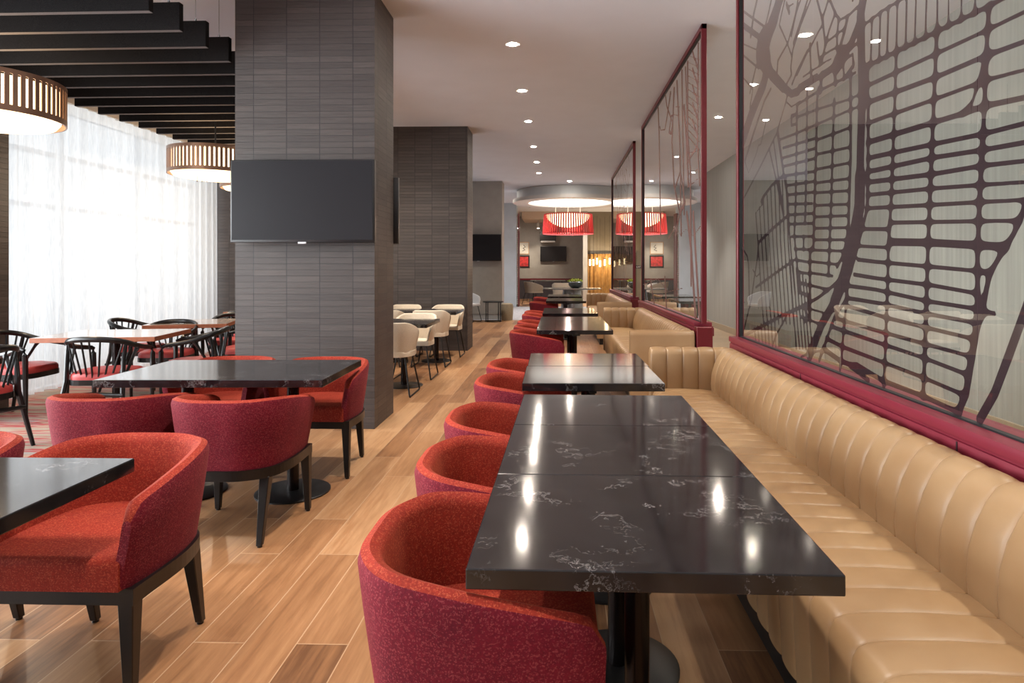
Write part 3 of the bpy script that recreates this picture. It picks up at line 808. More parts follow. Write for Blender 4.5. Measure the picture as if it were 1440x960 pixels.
# ------------------------------------------------------------------ printed map on glass
MAP1 = [[(2969,2689,39),(3031,2551,39),(3024,2415,36),(3017,2148,36),(3031,1952,37),(3038,1787,37)],[(3038,1787,50),(3045,1654,50),(3096,1523,49),(3156,1405,48),(3235,1282,47),(3317,1189,45)],[(3317,1189,30),(3468,1067,33),(3583,939,37),(3644,871,37)],[(2955,2131,12),(2962,1678,12),(2969,1630,11),(3031,1516,11),(3111,1377,11),(3171,1283,12),(3179,1213,11),(3326,1101,10),(3413,985,12),(3506,863,12)],[(2962,2289,12),(2962,2133,12)],[(2715,2267,10),(2726,2071,10),(2755,1656,10),(2779,1460,10),(2785,1293,10),(2806,985,10),(2818,844,10)],[(2427,2252,11),(2446,1997,11),(2473,1625,11),(2487,1409,11),(2495,1245,11),(2507,1017,11),(2518,867,11)],[(2138,2221,10),(2152,2070,10),(2159,1921,10),(2174,1730,10),(2185,1594,10),(2196,1403,11),(2196,1259,11),(2185,1205,10)],[(2192,1192,16),(2233,1028,17),(2256,929,16),(2300,852,15)],[(2177,1217,8),(2111,1215,8)],[(1972,1553,10),(1981,1539,10),(2023,1470,10),(2084,1403,10),(2135,1344,11),(2159,1261,12),(2177,1213,12)],[(1940,1313,17),(1975,1235,17),(2045,1090,18),(2111,957,18),(2185,854,18)],[(2996,2287,11),(2890,2282,10),(2087,2219,7),(1975,2210,7)],[(2989,2199,10),(2890,2193,10),(2159,2148,7),(1975,2139,7),(1863,2131,6)],[(2989,2121,12),(2890,2114,12),(2427,2077,10),(2159,2065,9),(1975,2049,8),(1863,2046,8)],[(2962,2023,10),(2890,2022,10),(2459,1998,8),(2145,1983,7),(1975,1963,6),(1863,1952,6)],[(2962,1938,13),(2890,1934,13),(2459,1912,11),(2264,1902,10),(2159,1900,10),(1975,1879,9),(1863,1871,8)],[(2138,2060,6),(2170,2031,7),(2192,1982,7),(2222,1933,6),(2272,1906,6)],[(2962,1864,11),(2890,1861,11),(2459,1831,9),(2163,1809,8),(1975,1801,8),(1863,1798,7)],[(2962,1805,11),(2890,1800,11),(2459,1780,9),(2170,1756,8),(1975,1743,8),(1863,1741,7)],[(2962,1756,11),(2890,1750,11),(2459,1718,9),(2174,1704,8),(1975,1687,7),(1863,1681,7)],[(2962,1698,9),(2890,1693,9),(2459,1664,8),(2181,1641,7),(1975,1623,6),(1863,1616,6)],[(2969,1637,9),(2890,1632,9),(2459,1602,8),(2185,1584,7),(1975,1569,6)],[(2767,1557,9),(2185,1520,7),(2002,1508,6)],[(3010,1545,9),(2773,1530,9)],[(2767,1475,17),(2473,1460,15),(2185,1439,14),(2061,1430,13)],[(3038,1467,8),(2773,1451,7)],[(3059,1404,10),(2890,1392,9),(2459,1368,8),(2199,1353,7),(2135,1348,7)],[(3096,1333,10),(2890,1319,9),(2459,1298,8),(2207,1278,7)],[(3141,1277,10),(2890,1268,9),(2497,1237,8),(2199,1225,7)],[(3164,1218,10),(2827,1208,9),(2497,1188,8),(2199,1177,7)],[(3179,1179,10),(2785,1149,9),(2507,1135,8),(2225,1122,7)],[(3309,1109,11),(3203,1103,10),(2827,1084,9),(2507,1071,8),(2233,1060,7)],[(3352,1062,11),(3211,1053,11),(2827,1032,9),(2516,1016,8),(2256,995,8)],[(3413,993,12),(3211,972,11),(2827,954,9),(2516,939,8),(2272,921,8)],[(3450,935,16),(3251,900,14),(3133,896,12),(3067,906,13),(2827,873,12),(2516,867,10),(2296,853,9)],[(3133,889,12),(2955,851,12)],[(3171,1249,11),(3191,1136,11),(3211,1043,11),(3235,902,11),(3251,853,11)],[(3317,2227,12),(3334,2012,12),(3352,1721,12),(3372,1501,13),(3387,1334,13)],[(3515,2337,14),(3534,2284,14),(3547,1995,14),(3568,1744,14),(3583,1490,14),(3633,1448,15),(3633,1088,15)],[(3675,2362,12),(3675,2245,12),(3695,1758,12),(3706,1629,12)],[(3727,1540,12),(3727,1475,12)],[(3827,2324,13),(3849,1775,13),(3872,1560,13),(3838,1428,13),(3793,1235,13)],[(3133,2282,13),(3133,1896,13),(3148,1699,13),(3156,1575,13),(3179,1489,13),(3227,1417,11),(3284,1371,10)],[(4159,2257,10),(4067,2009,10),(4029,1897,10),(3980,1789,10),(3955,1595,10),(3919,1429,10),(3861,1220,10)],[(3838,2259,8),(3515,2229,7),(3133,2182,6),(3059,2179,6)],[(4119,2185,8),(3855,2166,8),(3544,2151,7),(3334,2140,7),(3059,2125,6)],[(4067,2121,9),(3573,2079,8)],[(4067,2058,9),(3573,2024,8)],[(4054,2003,9),(3573,1969,8)],[(4029,1941,9),(3573,1898,8)],[(4004,1876,9),(3573,1843,8)],[(3992,1817,9),(3573,1784,8)],[(3544,2065,8),(3133,2044,7)],[(3544,1987,8),(3141,1950,7)],[(3544,1905,8),(3148,1875,7)],[(3544,1831,8),(3148,1799,7)],[(3554,1778,8),(3148,1740,7)],[(3967,1757,9),(3603,1724,8)],[(3955,1691,9),(3593,1668,8)],[(3943,1633,9),(3593,1613,8)],[(3919,1556,9),(3593,1540,8)],[(3872,1479,8),(3613,1467,8)],[(3861,1415,9),(3633,1396,8)],[(3827,1343,9),(3633,1332,8)],[(3815,1280,9),(3633,1268,8)],[(3804,1226,9),(3633,1204,9)],[(3573,1710,8),(3156,1675,7)],[(3573,1647,8),(3164,1620,7)],[(3573,1584,8),(3171,1562,7)],[(3583,1521,8),(3187,1503,7)],[(3623,1466,8),(3227,1449,7)],[(3633,1402,8),(3275,1382,7)],[(3633,1338,8),(3334,1323,7)],[(3633,1268,8),(3395,1252,8)],[(4928,847,14),(4067,1069,11),(3727,1147,10),(3515,1205,10),(3395,1248,10),(3251,1306,10)],[(3727,1139,6),(3459,1128,6)],[(3771,1082,8),(3515,1063,7)],[(3717,1139,10),(3664,1086,12),(3706,1058,7)],[(3771,846,7),(3613,895,7),(3422,931,6)],[(4555,1546,12),(4269,1623,11),(3980,1688,10)],[(4620,1228,10),(4227,1327,9),(3884,1411,9)],[(4555,1546,14),(4587,1426,13),(4654,1298,13),(4722,1141,12),(4920,888,12)],[(4920,1897,9),(4523,2072,9),(4186,2235,9),(4017,2394,10),(3967,2464,10)],[(4996,1542,8),(4828,1456,10),(4792,1392,15),(4774,1139,15)],[(4883,2167,7),(4792,2073,4),(4620,2174,7),(4555,2233,6),(4507,2229,6),(4461,2284,8),(4400,2358,8)],[(4492,1830,18),(4445,1859,14),(4269,1915,11),(4067,1946,10)],[(4604,1766,4),(4476,1804,5),(4445,1840,7)],[(4326,2160,10),(4199,1952,10),(4067,1709,9)],[(4241,2200,10),(4146,1944,10),(4054,1708,10)],[(4172,2233,10),(4067,1978,9),(3992,1834,9)],[(4687,1355,8),(4604,1304,5),(4523,1330,6)],[(4255,863,11),(4186,936,9),(4004,1065,8)],[(4042,3130,61),(4132,3079,66),(4227,3003,70)],[(4227,3003,77),(4385,2920,79)],[(4385,2920,96),(4476,2888,137),(4385,2760,86)],[(4385,2760,53),(4283,2652,42),(4067,2506,35)],[(4067,2506,29),(3919,2421,24),(3804,2406,25)],[(3827,2408,17),(3613,2405,16),(3468,2397,15)],[(3468,2397,21),(3378,2395,21),(3267,2400,21)],[(3284,2399,52),(3219,2420,51)],[(3219,2420,24),(3133,2447,26),(3067,2497,28)],[(4385,2702,68),(4445,2633,60),(4587,2563,56),(4722,2494,61),(4939,2351,67)],[(4297,2557,11),(4430,2511,13),(4604,2390,15),(4883,2183,16)],[(4920,3215,23),(4415,2916,21)],[(4920,3323,10),(4415,3013,9)],[(4920,2987,9),(4555,2775,8)],[(4920,3074,6),(4415,2833,5)],[(4555,3307,19),(4670,3202,20),(4739,3073,21)],[(4255,3178,13),(4341,3081,13),(4461,2971,13)],[(4492,2874,11),(4620,2801,13),(4757,2660,14)],[(4920,2813,6),(4687,2667,11),(4757,2555,15)],[(4004,3070,11),(4093,2973,12),(4132,2920,9),(3992,2757,6),(3919,2654,7)],[(3738,2955,9),(3849,2876,10),(3980,2752,9),(4159,2701,10),(4172,2637,12)],[(3804,2962,10),(3872,2842,11),(3919,2774,11)],[(3593,2885,8),(3771,2782,9),(3896,2680,10),(3931,2584,11),(3919,2537,10),(4017,2500,8)],[(3654,2899,12),(3717,2844,12),(3827,2762,12),(3884,2719,12)],[(4004,3004,14),(3955,2927,14)],[(3992,2976,6),(3884,2954,5)],[(3554,2868,10),(3496,2755,10),(3459,2683,11),(3440,2600,11),(3422,2548,11)],[(3369,2789,11),(3422,2736,11),(3459,2705,11)],[(3369,2759,10),(3300,2658,9),(3251,2609,6),(3141,2594,7),(3067,2598,8)],[(3309,2661,10),(3378,2607,10),(3422,2556,11),(3468,2477,11)],[(3459,2667,8),(3534,2642,9),(3603,2612,9),(3727,2573,9),(3827,2530,10),(3907,2478,11)],[(3633,2622,11),(3623,2507,11),(3613,2417,11)],[(3675,2596,8),(3760,2543,8),(3827,2509,8)],[(3534,2595,10),(3515,2519,10),(3496,2466,9)],[(3422,2556,7),(3284,2550,6),(3203,2548,6)],[(3487,2502,7),(3378,2495,6),(3284,2485,6)],[(3267,2616,10),(3284,2543,10),(3284,2471,9)],[(3171,2579,14),(3203,2527,14),(3251,2474,14)],[(3738,2470,6),(3496,2459,5),(3352,2450,5)],[(3804,2439,6),(3534,2424,5)],[(3156,2427,7),(3074,2426,7)],[(3171,2391,7),(3111,2391,7),(3103,2334,13),(3171,2314,10)],[(3477,2399,16),(3487,2318,17)],[(3317,2380,13),(3300,2302,13)],[(3211,2358,9),(3203,2302,9)],[(3804,2331,8),(3515,2326,8),(3203,2302,7),(3081,2293,6)],[(4017,2403,6),(3919,2343,5),(3782,2337,5)],[(3838,2280,8),(3919,2283,16),(3919,2231,10),(3838,2221,7)],[(3111,2651,10),(3074,2676,10)],[(2989,2488,7),(2827,2485,6),(2654,2468,6)],[(2922,2484,8),(2935,2284,8)],[(2848,2480,8),(2858,2278,8)],[(2779,2476,8),(2791,2273,8)],[(2706,2472,7),(2715,2267,7)],[(2634,2468,7),(2643,2261,7)],[(2566,2464,6),(2576,2256,6)],[(2492,2451,6),(2502,2251,6)],[(2423,2420,6),(2427,2245,6)],[(2353,2389,5),(2357,2239,5)],[(2280,2356,5),(2284,2234,5)],[(2207,2324,5),(2210,2228,5)],[(4620,1757,12),(4571,1551,12),(4507,1251,12),(4445,983,11)],[(4534,1790,11),(4487,1548,11),(4425,1253,11),(4365,990,11)],[(4451,1821,11),(4406,1544,11),(4346,1255,11),(4289,996,11)],[(4371,1851,11),(4327,1541,11),(4270,1257,10),(4214,1003,10)],[(4294,1880,10),(4252,1538,10),(4197,1258,10),(4143,1009,10)],[(4220,1908,10),(4179,1535,10),(4126,1260,10),(4074,1015,10)],[(4148,1935,10),(4109,1532,10),(4057,1262,9),(4007,1021,9)],[(4079,1935,9),(4041,1529,9),(3991,1263,9),(3942,1026,9)],[(4012,1925,9),(3975,1526,9),(3926,1265,9),(3879,1031,9)],[(3943,1403,9),(3896,1137,9),(3838,887,9)],[(3891,1381,9),(3845,1140,8),(3788,893,8)],[(3840,1360,8),(3795,1143,8),(3740,899,8)],[(3791,1339,8),(3747,1146,8),(3693,905,8)],[(3742,1319,8),(3700,1148,8),(3648,911,8)],[(3695,1299,8),(3654,1151,8),(3603,916,7)],[(4654,929,11),(4620,851,11)],[(4576,952,11),(4544,851,11)],[(4501,973,11),(4470,852,11)],[(4428,994,10),(4398,852,10)],[(4358,1014,10),(4329,853,10)],[(4290,1034,10),(4262,853,10)],[(4224,1053,9),(4197,854,9)]]
MAP2 = [[(7013,3607,26),(7013,2816,25),(6863,2406,25),(6827,1194,25)],[(6482,3622,19),(6515,2641,19),(6417,2196,17)],[(7334,3613,23),(7210,1981,23)],[(7640,3581,24),(7462,2828,24),(7376,1751,24)],[(7826,3549,28),(7972,2929,28),(7826,2381,22),(7462,2003,17)],[(8073,3573,21),(8336,3323,21),(8502,3202,10),(8854,3269,5),(8916,3332,16)],[(7732,3308,4),(7506,3251,8),(7506,3143,7),(7826,3237,4),(8022,3267,14),(8176,3104,24),(8022,3045,15),(7874,3257,21)],[(9106,3757,27),(8978,3227,28),(8854,1830,28)],[(8558,3801,18),(8336,3461,14),(7972,3193,10)],[(7130,3589,17),(7013,2894,17)],[(7210,3176,32),(7052,2747,33),(6975,2269,34)],[(7052,2513,10),(6548,2604,10)],[(7013,2390,6),(6515,2367,5)],[(6975,2254,7),(6515,2266,6)],[(6975,2616,5),(6449,2542,5)],[(7732,2351,18),(7419,2491,10),(7170,2097,28),(7462,2003,18),(7732,1770,23)],[(8228,1751,10),(7732,1873,5),(7419,1753,5),(7091,1799,4),(6719,1701,4),(6385,1783,7)],[(7052,1968,33),(6827,1571,35),(6615,871,34)],[(6719,1939,34),(6515,1202,33),(6417,864,33)],[(10618,1102,7),(9106,1219,6),(8228,1069,6),(7292,1142,5)],[(9804,1176,24),(9305,722,23)],[(8502,1247,25),(8336,733,24)],[(6975,3671,4),(6449,3454,4)],[(6975,3598,4),(6449,3379,4)],[(6975,3525,5),(6449,3304,4)],[(6975,3452,5),(6449,3229,4)],[(6975,3379,5),(6449,3155,4)],[(6975,3305,5),(6449,3080,5)],[(6975,3232,5),(6449,3005,5)],[(6975,3159,5),(6449,2930,5)],[(6975,3086,6),(6449,2855,5)],[(6975,3013,6),(6449,2781,5)],[(6975,2940,6),(6449,2706,5)],[(6975,2866,6),(6449,2631,6)],[(6975,2793,6),(6449,2556,6)],[(6755,3643,11),(6650,3519,11)],[(6615,3508,11),(6515,3389,11)],[(6755,3464,12),(6650,3343,11)],[(6615,3333,11),(6515,3216,11)],[(6755,3285,12),(6650,3167,11)],[(6615,3157,11),(6515,3043,11)],[(6755,3106,12),(6650,2990,12)],[(6615,2982,12),(6515,2871,11)],[(6755,2927,12),(6650,2814,12)],[(6615,2807,12),(6515,2698,12)]]
def field_mesh(strokes, y0, y1, z0, z1, st, k, name, mat, parent, loc):
    ny = int((y1 - y0) / st) + 1; nz = int((z1 - z0) / st) + 1
    K = np.clip(.0155 - .0025 * (y0 + np.arange(ny) * st), .003, .0115)[:, None] if k > .0045 else k
    F = np.zeros((ny, nz)); ys = y0 + np.arange(ny) * st; zs = z0 + np.arange(nz) * st
    for s in strokes:
        S = np.full((ny, nz), -9.0) ; used = False
        for (a, b, r0), (c, d, r1) in zip(s, s[1:]):
            a, b, c, d, r0, r1 = a / 1000, b / 1000, c / 1000, d / 1000, r0 / 1000, r1 / 1000
            m = max(r0, r1) + 6 * k
            i0 = max(0, int((min(a, c) - m - y0) / st)); i1 = min(ny, int((max(a, c) + m - y0) / st) + 2)
            j0 = max(0, int((min(b, d) - m - z0) / st)); j1 = min(nz, int((max(b, d) + m - z0) / st) + 2)
            if i0 >= i1 or j0 >= j1: continue
            Y = ys[i0:i1, None]; Z = zs[None, j0:j1]; L2 = max(1e-9, (c - a) ** 2 + (d - b) ** 2)
            t = np.clip(((Y - a) * (c - a) + (Z - b) * (d - b)) / L2, 0, 1)
            D = np.hypot(Y - a - t * (c - a), Z - b - t * (d - b)) - (r0 + t * (r1 - r0))
            S[i0:i1, j0:j1] = np.maximum(S[i0:i1, j0:j1], -D); used = True
        if used: F += np.exp(np.clip(S / K, -6, 4)) * (S > -8)
    F = np.log(np.maximum(F, 1e-6)) * K
    verts = []; faces = []; vid = {}
    def vtx(key, y, z):
        if key not in vid: vid[key] = len(verts); verts.append((0, y - loc[1], z - loc[2]))
        return vid[key]
    ins = F > 0
    code = ins[:-1, :-1] * 1 + ins[1:, :-1] * 2 + ins[1:, 1:] * 4 + ins[:-1, 1:] * 8
    for i in range(ny - 1):
        row = code[i]; j = 0
        while j < nz - 1:
            c = row[j]
            if c == 0: j += 1; continue
            if c == 15:
                e = j
                while e < nz - 1 and row[e] == 15: e += 1
                faces.append((vtx((i, j), ys[i], zs[j]), vtx((i + 1, j), ys[i + 1], zs[j]), vtx((i + 1, e), ys[i + 1], zs[e]), vtx((i, e), ys[i], zs[e]))); j = e; continue
            cs = [(i, j), (i + 1, j), (i + 1, j + 1), (i, j + 1)]; poly = []
            for q in range(4):
                A = cs[q]; B = cs[(q + 1) % 4]; fa, fb = F[A], F[B]
                if fa > 0: poly.append(vtx(A, ys[A[0]], zs[A[1]]))
                if (fa > 0) != (fb > 0):
                    t = fa / (fa - fb); key = (min(A, B), max(A, B))
                    poly.append(vtx(key, ys[A[0]] + t * (ys[B[0]] - ys[A[0]]), zs[A[1]] + t * (zs[B[1]] - zs[A[1]])))
            if len(poly) >= 3: faces.append(tuple(poly))
            j += 1
    me = bpy.data.meshes.new(name); me.from_pydata(verts, [], faces); me.materials.append(mat)
    o = bpy.data.objects.new(name, me); COL.objects.link(o); o.parent = parent; return o

def partition(y0, y1, joints, strokes, label, st, kk, printmat, end_near=True):
    t = thing('glass_partition', label, 'glass screen', (1.41, (y0 + y1) / 2, 0)); yc = (y0 + y1) / 2
    a, b = y0 - yc, y1 - yc; na = a + (.10 if end_near else 0)
    bm = bmesh.new(); box(bm, -.045, na, .10, .10, b, .70); box(bm, -.05, na, .0, .12, b + .01, .10); mobj('plinth', bm, M['rail_red'], t)
    bm = bmesh.new(); box(bm, -.068, na, .70, .12, b + .02, .782, .005, 2); mobj('ledge', bm, M['rail_red'], t, True)
    bm = bmesh.new(); box(bm, -.060, na, .775, .11, b + .02, .796); box(bm, -.078, na, .796, .10, b + .01, .836, .007, 2); mobj('glass_stop', bm, M['rail_red'], t, True)
    for yy in joints:
        if yy < y0 + .2: continue
        bm = bmesh.new(); box(bm, -.0695, yy - yc - .004, .70, -.03, yy - yc + .004, .779); mobj('joint', bm, M['gap'], t)
    for nm, ya, ybb, on in (('post', a, a + .045, end_near), ('post', b - .045, b, True)):
        if on:
            bm = bmesh.new(); box(bm, -.025, ya, .83, .025, ybb, H, .003, 1); mobj(nm, bm, M['frame_red'], t)
    bm = bmesh.new(); box(bm, -.025, a, H - .05, .025, b, H - .0005, .003, 1); mobj('top_rail', bm, M['frame_red'], t)
    if end_near:
        bm = bmesh.new(); box(bm, -.075, a - .03, .0, .075, a + .10, .80, .004, 1); mobj('newel_block', bm, M['frame_red'], t)
    # gasket
    bm = bmesh.new()
    for x0 in (-.012,):
        box(bm, x0, a + .045, .832, .012, b - .045, .842); box(bm, x0, b - .06, .832, .012, b - .045, H - .05); box(bm, x0, a + .0451, H - .065, .012, b - .045, H - .05)
    mobj('gasket', bm, M['gasket'], t)
    ed = [a + .045] + [j - yc for j in joints if a < j - yc < b] + [b - .05]
    ed = sorted(ed)
    for p, q in zip(ed, ed[1:]):
        bm = bmesh.new(); vs = [bm.verts.new((0, yy, zz)) for yy, zz in ((p + .0015, .84), (q - .0015, .84), (q - .0015, H - .05), (p + .0015, H - .05))]; bm.faces.new(vs)
        mobj('glass_pane', bm, M['glass'], t)
    o = field_mesh(strokes, y0 + .045, y1 - .05, .842, H - .06, st, kk, 'street_map_print', printmat, t, (1.41, yc, 0)); o.location.x = .004 if printmat is M['plum'] else -.003
    return t
partition(.84, 5.03, [.85, 2.19, 3.58], MAP1, 'near tall glass screen printed with a plum street map above the banquette', .0095, .0065, M['plum'], False)
partition(6.22, 10.72, [7.7, 9.2], MAP2, 'second tall glass screen with fine street map lines in a red frame', .014, .004, M['plum2'])
rs = random.Random(3); MAP3 = []
for k in range(46):
    y = rs.uniform(12.2, 16.4); z = rs.uniform(.9, 3.6); s = []
    for q in range(5): s.append((int(y * 1000), int(z * 1000), 7)); y += rs.uniform(-.35, .35); z += rs.uniform(.08, .4)
    MAP3.append(s)
rs = random.Random(5)
for k in range(60):
    y = rs.uniform(9.0, 10.5); z = rs.uniform(1.8, 3.5); s = []
    for q in range(4): s.append((int(y * 1000), int(z * 1000), 6)); y += rs.uniform(-.25, .25); z += rs.uniform(.05, .22)
    MAP2.append(s)
partition(11.9, 16.75, [13.5, 15.1], MAP3, 'third and farthest glass screen with fine printed lines in a red frame', .016, .004, M['plum2'])

# ------------------------------------------------------------------ back area furniture
# round table and bowl
t = thing('round_table', 'large round stone-topped table under the red pendant lamp', 'table', (.42, 19.5, 0))
bm = bmesh.new(); lathe(bm, [(.84, .745), (.9, .755), (.9, .775), (.89, .78)], 0, 0, 64); mobj('tabletop', bm, M['stone_table'], t, True)
bm = bmesh.new(); lathe(bm, [(.34, 0), (.33, .35), (.27, .745)], 0, 0, 40); mobj('base', bm, M['chrome'], t, True)
t = thing('planted_bowl', 'grey bowl of bright green leafy plants on the round table', 'plant', (.52, 19.3, .78))
bm = bmesh.new(); lathe(bm, [(.08, 0), (.15, .02), (.21, .10), (.215, .17), (.19, .20), (.17, .19), (.17, .16)], 0, 0, 32); mobj('bowl', bm, M['bowl'], t, True)
bm = bmesh.new(); rr = random.Random(2)
for k in range(240):
    a = rr.uniform(0, 2 * PI); r = .2 * math.sqrt(rr.random()); z = .19 + .09 * (1 - (r / .22) ** 2) * rr.uniform(.3, 1); x, y = r * math.cos(a) * 1.1, r * math.sin(a) * 1.1
    d = Vector((rr.uniform(-1, 1), rr.uniform(-1, 1), rr.uniform(.2, 1.2))).normalized() * .05; sd = d.cross(Vector((rr.uniform(-1, 1), rr.uniform(-1, 1), .3))).normalized() * .016; p = Vector((x, y, z))
    bm.faces.new([bm.verts.new(q) for q in (p, p + d * .5 + sd, p + d, p + d * .5 - sd)])
mobj('foliage', bm, M['leaf'], t)
# small black side table with four legs, pouf, white chair beside the far pillar
t = thing('side_table', 'round black metal side table before the far grey pillar', 'table', (-1.68, 16.5, 0))
bm = bmesh.new(); cyl(bm, 0, 0, .50, .53, .27, n=36, bev=.004); mobj('tabletop', bm, M['black_metal'], t, True)
for k in range(4):
    a = PI / 4 + k * PI / 2 + .25; x, y = .23 * math.cos(a), .23 * math.sin(a)
    bm = bmesh.new(); tube(bm, [(x, y, 0), (x, y, .5)], .013, 8); mobj('leg', bm, M['black_metal'], t, True)
bm = bmesh.new(); lathe(bm, [(.21, 0), (.225, .01), (.225, .02), (.2, .02)], 0, 0, 36, cap=False); mobj('foot_ring', bm, M['black_metal'], t, True)
bm = bmesh.new(); lathe(bm, [(.15, 0), (.155, .08), (.165, .2), (.165, .36), (.15, .43), (.10, .45)], 0, 0, 32)
o = mobj('pouf', bm, plain('taupe_pouf_fabric', (146, 134, 112), .85, var=.1), None, True, (-1.36, 16.98, 0)); tag(o, 'small taupe drum pouf beside the round side table', 'pouf')
lc = cream_chair(plain('light_grey_shell', (206, 206, 206), .5), plain('light_grey_pad', (190, 190, 192), .6), 'lounge_chair', 'white shell chair half hidden behind the middle brick wall')
lc.location = (-2.27, 16.35, 0); lc.rotation_euler.z = math.radians(70); lc['category'] = 'chair'
# taupe chairs of the back room
bc = cream_chair(M['tan_fabric'], M['tan_fabric'], 'shell_chair', 'taupe shell chair in side view at the back room entrance')
bc.location = (-.92, 23.9, 0); bc.rotation_euler.z = math.radians(120); bc.scale = (1.3, 1.3, 1.12); bc['category'] = 'chair'
b2 = copytree(bc); b2.location = (.12, 22.0, 0); b2.rotation_euler.z = math.radians(180); tag(b2, 'taupe shell chair seen from behind beyond the round table')
wc = copytree(lc); wc.location = (-.95, 26.3, 0); wc.rotation_euler.z = math.radians(120); tag(wc, 'white chair near back wall, beyond the taupe side-view chair')
t = thing('back_table', 'pale narrow table against the dark wainscot of the back wall', 'table', (-.45, 27.4, 0))
bm = bmesh.new(); box(bm, -.75, -.35, .84, .75, .35, .88, .004, 1); mobj('tabletop', bm, M['stone_table'], t)
for x in (-.6, .6):
    bm = bmesh.new(); box(bm, x - .03, -.3, 0, x + .03, .3, .84); mobj('leg', bm, M['black_metal'], t)
# pictures
t = thing('framed_picture', 'upper framed white print with black shapes on the back wall', 'picture', (-1.62, YF, 2.02))
bm = bmesh.new(); box(bm, -.30, -.03, 0, .30, 0, .56, .004, 1); mobj('frame', bm, plain('pale_wood_frame', (190, 150, 110), .5), t)
bm = bmesh.new(); box(bm, -.27, -.033, .03, .27, -.0301, .53); mobj('print', bm, M['paper'], t)
bm = bmesh.new(); tube(bm, [(.0, -.036, .15), (.12, -.036, .2), (.03, -.036, .28), (.13, -.036, .33), (.05, -.036, .42)], .018, 6); mobj('black_figure', bm, M['ink'], t)
t = thing('framed_picture', 'lower black-framed red picture on the back wall', 'picture', (-1.62, YF, 1.42))
bm = bmesh.new(); box(bm, -.32, -.03, 0, .32, 0, .55, .004, 1); mobj('frame', bm, M['bezel'], t)
bm = bmesh.new(); box(bm, -.26, -.033, .06, .26, -.0301, .49); mobj('print', bm, M['art_red'], t)
# projector like black box above the tv
t = thing('wall_speaker_box', 'black box with white lower lip on back wall, behind the red lamp', 'speaker', (-.46, YF, 2.55))
bm = bmesh.new(); box(bm, -.36, -.3, .06, .36, 0, .5, .01, 1); mobj('housing', bm, M['bezel'], t)
bm = bmesh.new(); box(bm, -.32, -.31, 0, .32, -.02, .07, .01, 1); mobj('lower_lip', bm, M['white_paint'], t)
# track spots
ts = thing('track_spotlight', 'white cylinder spotlight left, in the back room above pictures', 'spotlight', (-1.72, 27.6, 3.44), 0, 'white back room spotlights')
bm = bmesh.new(); tube(bm, [(0, 0, 0), (0, 0, -.12)], .012, 8); tube(bm, [(0, 0, -.10), (0, .03, -.32)], [.05, .055], 16); mobj('body', bm, M['white_paint'], ts, True)
bm = bmesh.new(); tube(bm, [(0, .0301, -.321), (0, .031, -.328)], .045, 16); mobj('lens', bm, M['emit_spot'], ts)
t2 = copytree(ts); t2.location = (-.87, 27.6, 3.44); tag(t2, 'white cylinder spotlight right, in the back room above the television')
for x in (-1.72, -.87):
    L = bpy.data.lights.new('wall_wash', 'SPOT'); L.energy = 60; L.color = (1, .85, .65); L.spot_size = math.radians(60); L.spot_blend = .8
    lo = bpy.data.objects.new('wall_wash', L); COL.objects.link(lo); lo.location = (x, 27.68, 3.08); lo.rotation_euler = (math.radians(38), 0, 0)
# pierced red screen at the back room opening
t = thing('pierced_red_screen', 'tall narrow pierced red screen edge beside the white pillar', 'screen', (-1.42, 23.35, 0))
bm = bmesh.new(); box(bm, -.035, -.28, 0, .0, .28, 3.36); mobj('frame', bm, M['frame_red'], t)
bm = bmesh.new()
for k in range(46): 
    z = .1 + k * .07; box(bm, -.09, -.282 + .02 * (k % 2), z, -.034, -.262 + .02 * (k % 2), z + .03)
mobj('cut_pattern', bm, M['paper'], t)
# gold drape recess
t = thing('gold_drape', 'gold vertical pleated drape glowing in the recess at the back right', 'curtain', (2.2, 26.55, 0))
bm = bmesh.new(); prev = None
for k in range(121):
    x = -.98 + 1.96 * k / 120; y = .03 * math.sin(k * .62) + .015 * math.sin(k * .21)
    v = [bm.verts.new((x, y - .05, z)) for z in (.02, 1.98)]
    if prev: bm.faces.new((prev[0], v[0], v[1], prev[1]))
    prev = v
mobj('drape_cloth', bm, M['gold'], t, 'all')
bm = bmesh.new(); box(bm, -1.04, -.14, 1.98, 1.0, .05, 2.02); box(bm, -1.04, -.14, 0, -.99, .05, 1.98); mobj('surround', bm, M['ink'], t)
tl = None
for i, x in enumerate([1.30, 1.44, 1.58, 1.71, 1.90, 2.10, 2.3, 2.5, 2.7]):
    lab = '%s glowing tube pendant from the left before the gold drape' % ORD[i]
    if tl is None:
        tl = thing('tube_pendant_lamp', lab, 'pendant lamp', (x, 26.2, 1.5), 0, 'glowing tube pendants before the gold drape')
        bm = bmesh.new(); cyl(bm, 0, 0, 0, .26, .032, n=16); mobj('glass_tube', bm, M['emit_tube'], tl, True)
        bm = bmesh.new(); tube(bm, [(0, 0, .26), (0, 0, H - 1.5 - .25)], .004, 6); cyl(bm, 0, 0, .25, .29, .034, n=16); mobj('cord', bm, M['black_metal'], tl)
    else:
        o = copytree(tl); o.location = (x, 26.2, 1.5 + .05 * ((i * 7) % 3 - 1)); tag(o, lab)
L = bpy.data.lights.new('drape_glow', 'POINT'); L.energy = 45; L.color = (1, .75, .45); L.shadow_soft_size = .03
lo = bpy.data.objects.new('drape_glow', L); COL.objects.link(lo); lo.location = (1.95, 25.8, 1.7)
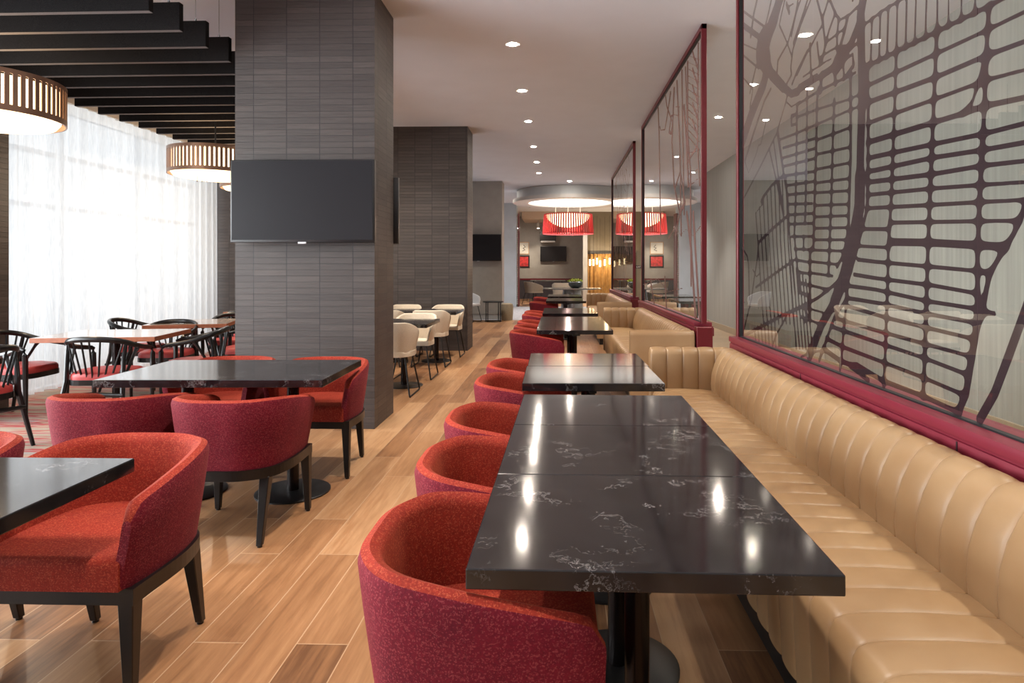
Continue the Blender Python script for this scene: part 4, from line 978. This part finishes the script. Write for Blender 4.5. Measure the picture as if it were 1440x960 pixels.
# restroom-style sign on corridor end wall
t = thing('wall_sign', 'small pale sign on grey end wall seen between the glass screens', 'sign', (3.36, 26.6, 1.38))
bm = bmesh.new(); box(bm, -.16, -.012, 0, .16, -.0005, .13); mobj('plate', bm, M['wall_dark'], t)
bm = bmesh.new()
for k in range(4):
    x = -.12 + k * .065
    box(bm, x, -.018, .03, x + .012, -.0121, .10); box(bm, x + .0121, -.018, .03 + .028 * (k % 3), x + .04, -.0121, .045 + .028 * (k % 3))
mobj('lettering', bm, M['paper'], t)

# ------------------------------------------------------------------ lights
w = bpy.data.worlds.new('world'); sc.world = w; w.use_nodes = True
bg = w.node_tree.nodes.get('Background'); bg.inputs[0].default_value = (.93, .96, 1, 1); bg.inputs[1].default_value = .62
def area(name, loc, rot, sx, sy, e, col=(1, 1, 1)):
    L = bpy.data.lights.new(name, 'AREA'); L.shape = 'RECTANGLE'; L.size = sx; L.size_y = sy; L.energy = e; L.color = col
    o = bpy.data.objects.new(name, L); COL.objects.link(o); o.location = loc; o.rotation_euler = rot; return o
area('daylight_far', (-6.9, 8.3, 2.0), (0, -PI / 2, 0), 3.4, 4.6, 84, (.93, .97, 1))
area('daylight_near', (-6.9, 1.3, 2.0), (0, -PI / 2, 0), 3.4, 8.0, 950, (.93, .97, 1))
def spot(name, loc, e, col, size=120):
    L = bpy.data.lights.new(name, 'SPOT'); L.energy = e; L.color = col; L.spot_size = math.radians(size); L.spot_blend = .9; L.shadow_soft_size = .04
    o = bpy.data.objects.new(name, L); COL.objects.link(o); o.location = loc; return o
for x, y in ((-1.0, 19.5), (1.6, 20.5)): spot('ring_fill', (x, y, 3.3), 130, (1, .96, .9))  # added fill light for the far room, no fixtures at these points
for x in (-1.2, -.1, .9): spot('back_room_spot', (x, 25.6, 3.4), 130, (1, .92, .82))
for y in (16.5, 19.5, 22.5, 25): spot('corridor_fill', (2.5, y, H - .03), 200, (1, .97, .92), 110)  # added fill along the far corridor, without downlight fixtures
for x, y in ((-2.2, 7.6), (-2.2, 9.4), (-2.2, 15.0), (-2.2, 21.0)): spot('side_spot', (x, y, H - .03), 130, (1, .94, .86), 110)
for x, y in ((-2.0, 3.9), (-2.0, 1.7)): spot('table_spot', (x, y, H - .03), 120, (1, .92, .82), 90)


sc.view_settings.view_transform = 'Standard'
sc.view_settings.look = 'None'
sc.view_settings.exposure = 0.62
sc.cycles.max_bounces = 8; sc.cycles.transparent_max_bounces = 12
sc.cycles.sample_clamp_indirect = 6; sc.cycles.use_denoising = True
sc.cycles.caustics_reflective = False; sc.cycles.caustics_refractive = False
